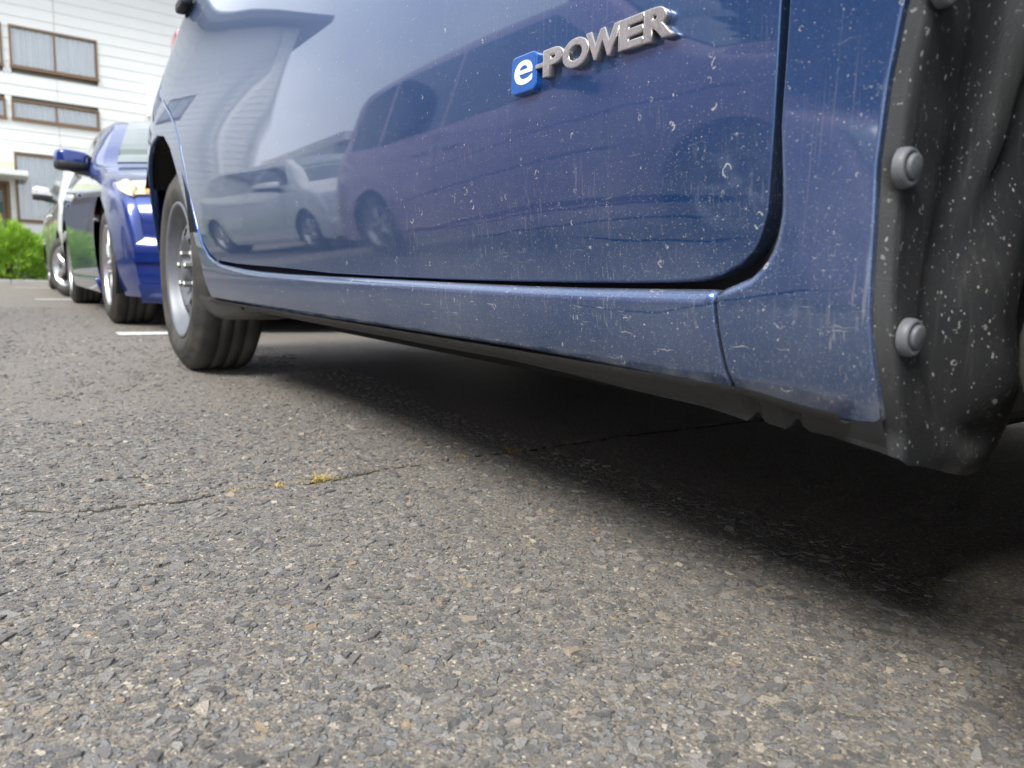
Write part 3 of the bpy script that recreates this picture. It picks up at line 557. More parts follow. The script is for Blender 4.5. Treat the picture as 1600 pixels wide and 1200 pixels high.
# ------------------------------------------------------------------ car builder
def make_wheel(par, x, y, z, Rt, rim, width, style, steer=0., side=-1):
    """outer face looks to -Y (side=-1) or +Y"""
    w2 = width; s = Rt-rim
    prof = [(rim-.012, .012), (rim+.004, .0005), (rim+.012, -.004), (rim+s*.30, -.010), (rim+s*.45, -.0125), (rim+s*.47, -.0105), (rim+s*.62, -.0105), (rim+s*.64, -.0085), (Rt-.030, -.004), (Rt-.026, -.0015), (Rt-.012, .006), (Rt-.004, .016), (Rt-.001, .028)]
    for gcen in (.30, .50, .70): prof += [(Rt, w2*gcen-.0035), (Rt-.005, w2*gcen-.0025), (Rt-.005, w2*gcen+.0025), (Rt, w2*gcen+.0035)]
    prof += [(Rt-.001, w2-.028), (Rt-.006, w2-.012), (Rt-.03, w2-.001), (rim+s*.4, w2+.008), (rim, w2), (rim-.012, w2-.012)]
    ty = lathe(prof, 96); k = len(prof)
    # cut lateral sipes into the shoulder blocks
    for i in range(96):
        if i % 3 == 0:
            for j in (9, 10, 11, 12):
                v = ty.vertices[i*k+j]; r = math.hypot(v.co.x, v.co.z); q = (r-.0035)/r; v.co.x *= q; v.co.z *= q
    R_ = rim
    rp = [(R_+.004, .0), (R_+.002, -.004), (R_-.006, -.003), (R_-.012, .004), (R_-.016, .018), (R_-.030, .026), (R_-.036, .055), (R_-.045, width-.03), (R_-.01, width)]
    me = lathe(rp, 80)
    wh = link('wheel', me, 'steel' if style == 'steel' else 'alloy', par, smooth=True)
    mw = Matrix.Translation(Vector((x, y, z))-par.location) @ Matrix.Rotation(steer+(math.pi if side > 0 else 0), 4, 'Z'); wh.matrix_local = mw
    tyo = link('tyre', ty, 'tyre', wh, smooth=True, loc=(0, 0, 0))
    V = []; Fc = []
    if style == 'steel':
        ring = [(R_-.034, .040, 1), (R_-.060, .030, 1), (R_-.075, .022, 0), (R_-.098, .016, 0), (R_-.112, .020, 1), (R_-.128, .034, 1), (.062, .040, 1), (.052, .030, 1), (.036, .028, 1), (.034, .012, 1), (.026, .008, 1), (.001, .007, 1)]
        n = 80
        for i in range(n):
            a = 2*math.pi*i/n
            for r, yy, _ in ring: V.append((r*math.cos(a), yy, r*math.sin(a)))
        kk = len(ring)
        for i in range(n):
            for j in range(kk-1):
                if j == 2 and (i % 8) in (2, 3, 4): continue        # hand holes of the stamped disc
                Fc.append((i*kk+j, i*kk+j+1, ((i+1) % n)*kk+j+1, ((i+1) % n)*kk+j))
        o = link('wheel_disc', mesh(V, Fc), 'steel', wh, smooth=True, loc=(0, 0, 0))
        for q in range(5):
            a = q*2*math.pi/5+.3
            nm = lathe([(.0, -.012), (.008, -.012), (.0105, -.008), (.0105, .012), (.014, .020), (.014, .032)], 6); link('lug_nut', nm, 'nut', wh, loc=(.050*math.cos(a), .014, .050*math.sin(a)))
    else:
        ns = 5 if style == 'five' else 10
        hub = lathe([(.0, .004), (.028, .004), (.034, .010), (.055, .012), (.070, .022), (.075, .06)], 32); link('hub', hub, 'alloy', wh, smooth=True, loc=(0, 0, 0))
        for q in range(ns):
            a = 2*math.pi*q/ns; w0, w1 = (.030, .045) if ns == 5 else (.016, .020); b = len(V)
            for r, yy, w in ((.055, .010, w0), (R_*.5, .006, (w0+w1)*.45), (R_-.018, .012, w1)):
                for t, dy in ((-1, .012), (-.55, 0), (.55, 0), (1, .012), (.8, .045), (-.8, .045)):
                    V.append((r*math.cos(a)-w*t*math.sin(a), yy+dy, r*math.sin(a)+w*t*math.cos(a)))
            for m_ in range(2):
                for j in range(6): Fc.append((b+m_*6+j, b+m_*6+(j+1) % 6, b+(m_+1)*6+(j+1) % 6, b+(m_+1)*6+j))
        link('spokes', mesh(V, Fc), 'alloy', wh, loc=(0, 0, 0))
        for q in range(5):
            a = q*2*math.pi/5+.3; link('lug_nut', lathe([(.0, -.004), (.008, -.004), (.0095, .0), (.0095, .03)], 6), 'nut', wh, loc=(.044*math.cos(a), .006, .044*math.sin(a)))
    link('brake_disc', lathe([(.0, .075), (.115, .075), (.115, .10), (.0, .10)], 40), 'under', wh, loc=(0, 0, 0))
    return wh
def well(par, x, z, Rw, y0, y1, lo=-25, hi=205):
    V = []; Fc = []; n = 22
    for i in range(n+1):
        a = R(lo)+R(hi-lo)*i/n; V += [(x+Rw*math.cos(a), y0, z+Rw*math.sin(a)), (x+Rw*math.cos(a), y1, z+Rw*math.sin(a))]
    for i in range(n): Fc.append((2*i, 2*i+1, 2*i+3, 2*i+2))
    V.append((x, y1, z)); c = len(V)-1
    for i in range(n): Fc.append((2*i+1, c, 2*i+3))
    return link('wheel_well', mesh(V, Fc), 'under', par)
class Shell:
    def __init__(s, par, ox, oy, hw, prof, S, arches, rocker, paint, i0, i1, rnd=.07, name='body', n=5, under=.22):
        s.par, s.ox, s.oy, s.hw, s.S0, s.paint = par, ox, oy, hw, S, paint
        P = catmull(prof, n); s.P = P; s.n = n; xe, ze = P[:, 0]-P[:, 2], P[:, 1]-P[:, 3]
        E_ = np.c_[xe, ze][i0*n:i1*n+1]; E_ = E_[np.argsort(E_[:, 0])]; s.ztop = lambda x: np.interp(x, E_[:, 0], E_[:, 1]); s.rnd = rnd
        s.he = hw-s.S(xe, np.minimum(ze, s.ztop(xe)))
        s.x0, s.x1 = E_[0, 0], E_[-1, 0]
        V = []; Fc = []; nt = 26
        for i in range(len(P)):
            for t in np.linspace(-1, 1, nt+1): V.append(s.sp(i, t))
        for i in range(len(P)-1):
            for j in range(nt): Fc.append((i*(nt+1)+j, i*(nt+1)+j+1, (i+1)*(nt+1)+j+1, (i+1)*(nt+1)+j))
        xs = list(np.linspace(s.x0, s.x1, 110))
        for xa, za, Ra in arches: xs += [xa+Ra*math.cos(a) for a in np.linspace(0, math.pi, 40)]+[xa-Ra-.001, xa+Ra+.001]
        xs = np.unique(np.round([x for x in xs if s.x0 <= x <= s.x1], 4)); nr = 24
        for sd in (-1, 1):
            b = len(V)
            for x in xs:
                zb = rocker
                for xa, za, Ra in arches:
                    if abs(x-xa) < Ra: zb = max(zb, za+math.sqrt(Ra*Ra-(x-xa)**2))
                zt = float(s.ztop(x)); zb = min(zb, zt-.01)
                for j in range(nr+1):
                    z = zb+(zt-zb)*(j/nr); y = float(s.S(x, z)); V.append((x+ox, oy+(y if sd < 0 else 2*hw-y), z))
            for i in range(len(xs)-1):
                for j in range(nr):
                    q = (b+i*(nr+1)+j, b+(i+1)*(nr+1)+j, b+(i+1)*(nr+1)+j+1, b+i*(nr+1)+j+1); Fc.append(q if sd < 0 else q[::-1])
        s.body = link(name, mesh(V, Fc), paint, par, smooth=True)
        zf = rocker-.02; nb = min(a[0] for a in arches); nf = max(a[0] for a in arches)
        link('underbody', box_mesh(ox+s.x0+.25, ox+s.x1-.15, oy+under, oy+2*hw-under, zf, zf+.30), 'under', par)
        link('floor_pan', box_mesh(ox+nb+.42, ox+nf-.42, oy+.06, oy+2*hw-.06, zf+.012, zf+.2), 'under', par)
        for xa, za, Ra in arches:
            y0, Rw = (.03, Ra+.006) if name == 'body' else ((-.014, .386) if xa < 1 else (.20, Ra))
            if name != 'body' and xa < 1: lo, hi = 12, 140
            elif name != 'body': lo, hi = 8, 160
            else: lo, hi = -25, 205
            well(par, ox+xa, za, Rw, oy+y0, oy+.30, lo, hi); well(par, ox+xa, za, Rw, oy+2*hw-y0, oy+2*hw-.30, lo, hi)
    def S(s, x, z):
        d = np.clip(s.ztop(x)-np.asarray(z, float), 0, s.rnd); k = 1-d/s.rnd; return s.S0(x, z)+s.rnd*(1-np.sqrt(np.maximum(0, 1-.97*k*k)))*.9
    def sp(s, i, t, off=0.):
        f = np.array([np.interp(i, np.arange(len(s.P)), s.P[:, c]) for c in range(4)]); he = np.interp(i, np.arange(len(s.P)), s.he); k = abs(t)**2.3
        p = np.array((f[0]-f[2]*k+s.ox, s.oy+s.hw+t*he, f[1]-f[3]*k))
        if off:
            e = .05; a = s.sp(min(i+e, len(s.P)-1), t)-s.sp(max(i-e, 0), t); b = s.sp(i, min(t+.02, 1))-s.sp(i, max(t-.02, -1)); nn = np.cross(b, a); nn /= np.linalg.norm(nn)
            if nn[2]*.3+nn[0]*(1 if i < len(s.P)*.5 else -1) < 0: nn = -nn
            p = p+nn*off
        return p
    def patch(s, name, s0, s1, t0, t1, mat, off=.004, par=None, nu=10, nv=16, thick=.02, taper=0.):
        """s in profile-point units"""
        V = []; Fc = []
        for o_ in (off, off-thick):
            for i in range(nu+1):
                for j in range(nv+1):
                    f = i/nu; tt = t0+(t1-t0)*j/nv; tt *= 1-taper*f; V.append(s.sp((s0+(s1-s0)*f)*s.n, tt, o_ if o_ else 1e-5))
        A = (nu+1)*(nv+1)
        for i in range(nu):
            for j in range(nv): q = (i*(nv+1)+j, i*(nv+1)+j+1, (i+1)*(nv+1)+j+1, (i+1)*(nv+1)+j); Fc += [q, tuple(A+k for k in q[::-1])]
        edge = [j for j in range(nv+1)]+[(i+1)*(nv+1)-1 for i in range(1, nu+1)]+[nu*(nv+1)+j for j in range(nv-1, -1, -1)]+[i*(nv+1) for i in range(nu-1, 0, -1)]
        for a, b in zip(edge, edge[1:]+edge[:1]): Fc.append((a, b, A+b, A+a))
        return link(name, mesh(V, Fc), mat, par or s.par, smooth=False)
    def side(s, name, outline, mat, lift=.004, par=None, both=True, r=.004, depth=.012):
        S = lambda X, Z: s.oy+s.S(np.asarray(X)-s.ox, Z); O = [(x+s.ox, z) for x, z in outline]
        for sd in ((-1, 1) if both else (-1,)): panel(name, O, S, mat, par or s.par, r=r, ds=.03, cell=.06, depth=depth, side=sd, cy=s.oy+s.hw, lift=lift)
def mirror(par, x, y, z, paint, out=.20, h=.11, side=-1):
    """door mirror: painted cap over a dark lower shell on a stalk; y is the body side"""
    def shp(v):
        k = 1-.25*max(0, v[0]/.07); return [v[0], v[1]*k, v[2]*(1-.12*(v[1]/(out/2)))]
    c = link('mirror_cap', superell(.075, out/2, h/2, .5, 32, 16, shp), paint, par, smooth=True, loc=Vector((x, y+side*(out/2+.035), z))-par.location)
    link('mirror_shell', superell(.0765, out/2*1.02, h*.27, .5, 28, 12, shp), 'trim', c, smooth=True, loc=(0, 0, -h*.27))
    link('mirror_glass', superell(.006, out/2*.86, h/2*.8, .4, 24, 10), 'screen', c, smooth=True, loc=(-.072, 0, 0))
    V = [(-.02, 0, -.035), (.035, 0, -.035), (.035, 0, 0), (-.02, 0, 0), (-.03, -side*(out/2+.08), -.075), (.05, -side*(out/2+.08), -.075), (.05, -side*(out/2+.08), -.03), (-.03, -side*(out/2+.08), -.03)]
    V = [(a, b+side*out*.3, c_) for a, b, c_ in V]
    link('mirror_stalk', mesh(V, [(0, 1, 2, 3), (7, 6, 5, 4), (0, 4, 5, 1), (1, 5, 6, 2), (2, 6, 7, 3), (3, 7, 4, 0)]), 'trim', c, loc=(0, 0, -h*.22))

def side_prof(belt, roof, tum):
    g = pchip([.15, .25, .40, .62, belt-.12, belt, belt+.05, roof+.05], [.06, .028, .008, 0, .012, .035, .052, .052+tum]); return g
def std_S(g, xf, xr, kf=.30, kr=.28): return lambda x, z: g(z)+np.where(np.asarray(x) > xf, kf*(np.asarray(x)-xf)**2, 0)+np.where(np.asarray(x) < xr, kr*(xr-np.asarray(x))**2, 0)

def sedan(ox, oy, lab, paint, grp):
    wb, hw = 2.65, .89; par = thing('parked_car', lab, 'car', (ox+wb/2, oy+hw, 0), grp)
    prof = [(3.36, .145, .20, 0), (3.50, .165, .24, 0), (3.55, .24, .26, 0), (3.545, .34, .26, 0), (3.55, .46, .26, 0), (3.53, .58, .26, .0), (3.47, .67, .26, .015), (3.33, .745, .20, .03), (3.05, .825, .12, .06), (2.6, .91, .07, .06), (2.12, .985, .05, .05),
            (1.78, 1.17, .07, .05), (1.42, 1.345, .07, .05), (1.1, 1.425, .03, .05), (.55, 1.45, 0, .05), (0, 1.40, 0, .05), (-.35, 1.25, 0, .05), (-.68, 1.06, 0, .05), (-.95, 1.03, -.06, .05), (-1.05, .90, -.12, .03), (-1.08, .6, -.14, 0), (-1.05, .3, -.14, 0)]
    g = side_prof(.92, 1.42, .23); sh = Shell(par, ox, oy, hw, prof, std_S(g, 2.75, -.2, .25, .2), [(wb, .335, .365), (0, .335, .365)], .17, paint, 4, 20)
    sh.patch('windscreen', 10.15, 12.75, -.90, .90, 'screen', .006, taper=.06); sh.patch('rear_window', 15.1, 16.9, -.85, .85, 'carglass', .006)
    sh.side('side_window', [(1.85, .975), (1.30, 1.30), (.95, 1.345), (.72, 1.355), (.70, .96)], 'carglass'); sh.side('side_window', [(.66, .96), (.68, 1.355), (.3, 1.34), (-.12, 1.20), (-.35, .99)], 'carglass')
    sh.side('sill_skirt', [(.42, .155), (2.22, .155), (2.22, .25), (.42, .25)], paint, .022, r=.012, depth=.05)
    hl = sh.patch('headlight', 6.25, 7.6, -1.0, -.52, 'lens', .012, nu=8, nv=10, thick=.03); sh.patch('indicator', 6.3, 6.75, -.93, -.70, 'amber', .0155, par=hl, nu=4, nv=8, thick=.006)
    hl2 = sh.patch('headlight', 6.25, 7.6, .52, 1.0, 'lens', .012, nu=8, nv=10, thick=.03); sh.patch('indicator', 6.3, 6.75, .70, .93, 'amber', .0155, par=hl2, nu=4, nv=8, thick=.006)
    sh.side('headlight_wing', [(3.21, .665), (3.12, .70), (2.96, .755), (3.08, .765), (3.19, .735)], 'lens', .008)
    gr = sh.patch('grille', 5.05, 6.2, -.40, .40, 'trim', .010, nu=6, nv=16, thick=.03)
    for q in range(4): sh.patch('grille_bar', 5.15+q*.25, 5.25+q*.25, -.38, .38, 'alloy', .018, par=gr, nu=2, nv=14, thick=.012)
    sh.patch('number_plate', 3.6, 4.5, -.22, .22, 'plate', .020, nu=2, nv=6)
    sh.patch('lower_intake', 2.25, 3.1, -.46, .46, 'trim', .008, nu=4, nv=14)
    for a, b in ((-.86, -.60), (.60, .86)):
        q = sh.patch('fog_recess', 2.35, 3.0, a, b, 'trim', .008, nu=4, nv=8); sh.patch('fog_lamp', 2.5, 2.9, a+.07, b-.07, 'clear', .016, par=q, nu=4, nv=6, thick=.02)
    sh.patch('lip_spoiler', .9, 2.0, -1.0, 1.0, paint, .022, nu=5, nv=26, thick=.03); sh.patch('bumper_crease', 3.05, 3.22, -1., 1., paint, .012, nu=3, nv=26, thick=.012)
    sh.patch('tail_light', 18.9, 19.7, -1., -.6, 'red', .01); sh.patch('tail_light', 18.9, 19.7, .6, 1., 'red', .01)
    for sd, yy in ((-1, oy+.115), (1, oy+2*hw-.115)): mirror(par, ox+1.62, yy, 1.005, paint, .22, .125, sd)
    for xx in (.35, 1.38):
        for sd, yy in ((-1, oy+.012), (1, oy+2*hw-.012)): link('door_handle', superell(.095, .016, .014, .5, 20, 10), paint, par, smooth=True, loc=Vector((ox+xx, yy, .80))-par.location)
    for x_, st in ((wb, 'ten'), (0, 'ten')):
        make_wheel(par, ox+x_, oy+.035, .325, .325, .222, .215, st); make_wheel(par, ox+x_, oy+2*hw-.035, .325, .325, .222, .215, st, side=1)
    return sh
def minivan(ox, oy, lab, paint, grp, steer=0., wb=2.75, hw=.85, roof=1.72, lens='clear'):
    par = thing('parked_car', lab, 'car', (ox+wb/2, oy+hw, 0), grp); k = roof-1.72; ext = wb-2.75
    prof = [(3.36, .19, .18, 0), (3.50, .21, .22, 0), (3.555, .32, .24, 0), (3.55, .48, .24, 0), (3.53, .62, .24, 0), (3.48, .74, .24, .01), (3.38, .86, .2, .03), (3.14, .97, .12, .05), (2.72, 1.08, .09, .05),
            (2.25, 1.36, .10, .05), (1.85, 1.58+k, .10, .05), (1.5, 1.68+k, .05, .05), (.7, 1.715+k, 0, .05), (-.2, 1.68+k, 0, .05), (-.62, 1.60+k, -.03, .05), (-.80, 1.3, -.06, .04), (-.88, .95, -.08, .02), (-.90, .6, -.10, 0), (-.86, .3, -.10, 0)]
    prof = [(x+ext*float(sstep(x, .6, 2.)), *q) for x, *q in prof]; g = side_prof(1.0, roof-.04, .17); sh = Shell(par, ox, oy, hw, prof, std_S(g, 2.8+ext, -.2, .25, .2), [(wb, .33, .355), (0, .33, .355)], .19, paint, 3, 17)
    sh.patch('windscreen', 8.2, 10.85, -.90, .90, 'screen', .006, taper=.05); sh.patch('rear_window', 14.1, 15.1, -.85, .85, 'carglass', .006)
    sh.side('side_window', [(2.1+ext, 1.12), (1.75+ext, 1.42), (1.55+ext*.8, 1.53+k), (1.08, 1.56+k), (1.05, 1.08)], 'carglass'); sh.side('side_window', [(1.0, 1.08), (1.03, 1.56+k), (.15, 1.56+k), (.12, 1.07)], 'carglass'); sh.side('side_window', [(.06, 1.08), (.09, 1.55+k), (-.45, 1.48+k), (-.5, 1.12)], 'carglass')
    hl = sh.patch('headlight', 4.9, 6.3, -1., -.55, lens, .010, nu=8, nv=10); hl = sh.patch('headlight', 4.9, 6.3, .55, 1., lens, .010, nu=8, nv=10)
    sh.patch('grille', 4.6, 5.4, -.5, .5, 'trim', .008, nu=5, nv=14); sh.patch('lower_intake', 1.9, 2.7, -.6, .6, 'trim', .008, nu=5, nv=14); sh.patch('number_plate', 3.2, 4.1, -.22, .22, 'plate', .02, nu=2, nv=6)
    sh.patch('tail_light', 15.1, 16.3, -1., -.72, 'red', .012); sh.patch('tail_light', 15.1, 16.3, .72, 1., 'red', .012)
    sh.side('sill_skirt', [(.42, .17), (wb-.42, .17), (wb-.42, .27), (.42, .27)], paint, .02, r=.012, depth=.05)
    sh.side('door_seam', [(1.03, .32), (1.038, .32), (1.038, 1.06), (1.03, 1.06)], 'dark', .0015, r=.0015); sh.side('door_seam', [(2.05+ext, .32), (2.058+ext, .32), (2.10+ext, 1.06), (2.092+ext, 1.06)], 'dark', .0015, r=.0015)
    for sd, yy in ((-1, oy+.055), (1, oy+2*hw-.055)): mirror(par, ox+1.95+ext, yy, 1.10, paint, .19, .14, sd)
    for xx in (.82, 1.22):
        for sd, yy in ((-1, oy+.010), (1, oy+2*hw-.010)): link('door_handle', superell(.10, .017, .016, .5, 20, 10), paint, par, smooth=True, loc=Vector((ox+xx, yy, .90))-par.location)
    for x_ in (wb, 0):
        st = steer if x_ else 0.
        make_wheel(par, ox+x_, oy+.04, .315, .315, .205, .195, 'five', st); make_wheel(par, ox+x_, oy+2*hw-.04, .315, .315, .205, .195, 'five', st, side=1)
    return sh
GRP = 'cars parked along the lane'
sedan(-4.86, .035, 'royal blue sedan with yellowed headlights parked behind the dusty hatchback', 'blue2', GRP)
minivan(-9.16, .07, 'silver minivan with white door mirror parked behind the royal blue sedan', 'silver', GRP, R(24))
minivan(-2.75, -3.62, 'mauve minivan parked across the lane from the dusty blue hatchback', 'mauve', GRP, 0., wb=3.3, roof=1.85)
minivan(-8.6, -4.2, 'white minivan parked across the lane behind the mauve one', 'white', GRP, 0., roof=1.66)

# ------------------------------------------------------------------ hero: dusty blue hatchback
HW = .8475
hero = thing('parked_car', 'dusty metallic blue hatchback with chrome lettering badge on its front door', 'car', (1.3, HW, 0), GRP)
door_prof = pchip([.20, .28, .33, .40, .47, .53, .585, .65, .72, .80, .88, .95, 1.1, 1.3, 1.5], [.0356, .0223, .0156, .0082, .0032, .0007, 0, .0010, .0044, .0111, .0210, .034, .072, .16, .28])
low_prof = pchip([.20, .235, .26, .28, .295, .34, .40, .47, .53, .585], [.046, .0215, .0110, .0058, .0038, .0036, .0034, .0026, .0008, 0])
rear_prof = pchip([.25, .35, .45, .55, .66, .74, .82, .9, .98, 1.07, 1.146, 1.3, 1.5], [.018, -.001, -.013, -.021, -.0255, -.021, -.006, .017, .045, .076, .104, .175, .29])
def plan(X):
    X = np.asarray(X, float); return np.where(X < -.05, .35*(-.05-X)**2, 0)+np.where(X > 2.45, .30*(X-2.45)**2, 0)
def S_door(X, Z):
    b = 1-sstep(X, -.25, 1.05); return door_prof(Z)*(1-b)+rear_prof(Z)*b+plan(X)
def S_side(X, Z):
    Z = np.asarray(Z, float); k = sstep(Z, .50, .57); b = 1-sstep(X, -.25, 1.05)
    return (low_prof(np.minimum(Z, .585))*(1-k)+door_prof(Z)*k)*(1-b)+rear_prof(Z)*b+plan(X)
belt = lambda x: .955+.08*(2.1-x)
def S_shell(x, z): return S_door(x, z)+.032*(1-sstep(np.asarray(z)-belt(np.asarray(x)), -.05, -.005))
prof = [(3.22, .19, .16, 0), (3.36, .21, .22, 0), (3.41, .33, .24, 0), (3.41, .48, .24, 0), (3.37, .62, .24, 0), (3.28, .74, .20, .02), (3.05, .86, .12, .05), (2.7, .945, .07, .05), (2.42, 1.01, .06, .04),
        (1.98, 1.26, .08, .05), (1.58, 1.43, .08, .05), (1.25, 1.50, .03, .05), (.6, 1.525, 0, .05), (0, 1.49, 0, .05), (-.40, 1.40, -.02, .05), (-.58, 1.22, -.05, .04), (-.68, 1.0, -.08, .02), (-.70, .65, -.11, 0), (-.66, .33, -.12, 0)]
sh = Shell(hero, 0, 0, HW, prof, S_shell, [(2.6, .36, .43), (0, .33, .43)], .275, 'blue', 3, 16, .05, 'body_shell', under=.30)
sh.patch('windscreen', 8.15, 10.75, -.92, .92, 'screen', .006, taper=.05); sh.patch('rear_window', 14.1, 15.2, -.85, .85, 'carglass', .006)
sh.side('side_window', [(2.02, 1.02), (1.55, 1.33), (1.25, 1.405), (.98, 1.42), (.95, 1.07)], 'carglass'); sh.side('side_window', [(.9, 1.075), (.93, 1.42), (.3, 1.405), (-.05, 1.33), (-.15, 1.15)], 'carglass')
sh.patch('headlight', 4.3, 5.6, -1., -.55, 'clear', .010, nu=8, nv=10); sh.patch('headlight', 4.3, 5.6, .55, 1., 'clear', .010, nu=8, nv=10); sh.patch('grille', 3.3, 4.6, -.45, .45, 'trim', .01, nu=6, nv=14)
sh.patch('number_plate', 2.5, 3.1, -.2, .2, 'plate', .02, nu=2, nv=6)
# outlines in (X,Z) of the side panels
LIP_F = [(2.995, .46), (2.98, .53), (2.95, .595), (2.90, .66), (2.83, .71), (2.74, .742), (2.6, .757), (2.46, .742), (2.37, .71), (2.30, .66), (2.25, .595), (2.222, .53), (2.2092, .4749), (2.2044, .4348), (2.2024, .3884), (2.204, .3604), (2.2052, .3324), (2.2077, .2944), (2.2098, .2752), (2.2115, .2556), (2.2119, .2300)]
FENDER = [(2.1033, .2344), (2.0985, .2471), (2.0968, .2638), (2.0946, .2802), (2.0925, .2965), (2.0918, .3085), (2.0945, .3100), (2.1016, .3125), (2.12, .32), (2.1315, .3331), (2.1361, .3478), (2.1374, .3625), (2.1358, .3877), (2.1346, .4168), (2.1344, .50), (2.137, .60), (2.140, .75), (2.146, .945), (2.35, .945), (2.6, .915), (2.9, .845), (3.06, .78), (3.10, .68), (3.04, .60), (3.0, .53)]+LIP_F+[(2.205, .2268), (2.1806, .2271), (2.1323, .2294)]
FDOOR = [(1.0420, .3218), (1.2989, .3135), (1.4916, .3111), (1.6716, .3100), (1.8074, .3103), (1.913, .3112), (1.9975, .3125), (2.0406, .3139), (2.0669, .3159), (2.0857, .3200), (2.1038, .3280), (2.1155, .3388), (2.1213, .3507), (2.1251, .3640), (2.1268, .3891), (2.1281, .4178), (2.1290, .4578), (2.1292, .50), (2.131, .60), (2.133, .75), (2.137, .95), (1.5, 1.0), (.86, 1.05), (.849, .95), (.849, .86), (.9035, .7213), (.9445, .5918), (.9735, .4666), (.9935, .4172), (1.009, .378), (1.0265, .344)]
RDOOR = [(1.0395, .3218), (1.0240, .344), (1.0065, .378), (.9910, .4172), (.971, .4666), (.942, .5918), (.901, .7213), (.8465, .86), (.8465, .95), (.852, 1.05), (.4, 1.085), (-.125, 1.12), (-.125, 1.05), (-.115, .95), (-.065, .865), (.035, .806), (.155, .756), (.245, .705), (.300, .648), (.337, .577), (.378, .492), (.420, .425), (.456, .3835), (.508, .3540), (.56, .3415), (.62, .3348), (.7257, .3293), (.8738, .3253)]
REAR_GAP = [(-.135, 1.125), (-.131, 1.05), (-.121, .95), (-.072, .860), (.030, .800), (.150, .750), (.240, .700), (.2945, .645), (.3315, .5755), (.3725, .4905), (.4145, .423), (.4505, .3812), (.5045, .3500), (.555, .3370), (.62, .3280)]
SILL_TOP = [(.68, .3248), (.80, .3185), (.9362, .3140), (1.1, .3112), (1.2971, .3093), (1.5378, .3080), (1.7097, .3068), (1.8387, .3064), (1.9389, .3070), (2.019, .3082), (2.080, .3094)]
LIP_R = [(.462, .2445), (.4439, .2739), (.4189, .3327), (.3685, .4014), (.3208, .4686), (.2759, .5305), (.2293, .5905), (.1747, .6477), (.096, .690), (0, .705), (-.10, .690), (-.19, .648), (-.27, .585), (-.325, .50), (-.355, .41), (-.36, .33)]
SIDE = [(2.0888, .3085), (2.0895, .2965), (2.0916, .2802), (2.0938, .2638), (2.0955, .2471), (2.1003, .2344), (2.0768, .2353), (2.0081, .2362), (1.9256, .2389), (1.8224, .2405), (1.6873, .2403), (1.5075, .2398), (1.2539, .2381), (.9648, .2375), (.7259, .2399), (.53, .2428)]+LIP_R+[(-.37, .28), (-.56, .29), (-.57, .6), (-.56, .9), (-.50, 1.155)]+REAR_GAP+SILL_TOP
def r_side(x, z):
    if z < .302 and x > 2.07: return .0022
    if z < .27: return .0035
    return .0125*float(sstep(x, .5, .9))+.0045*(1-float(sstep(x, .5, .9)))
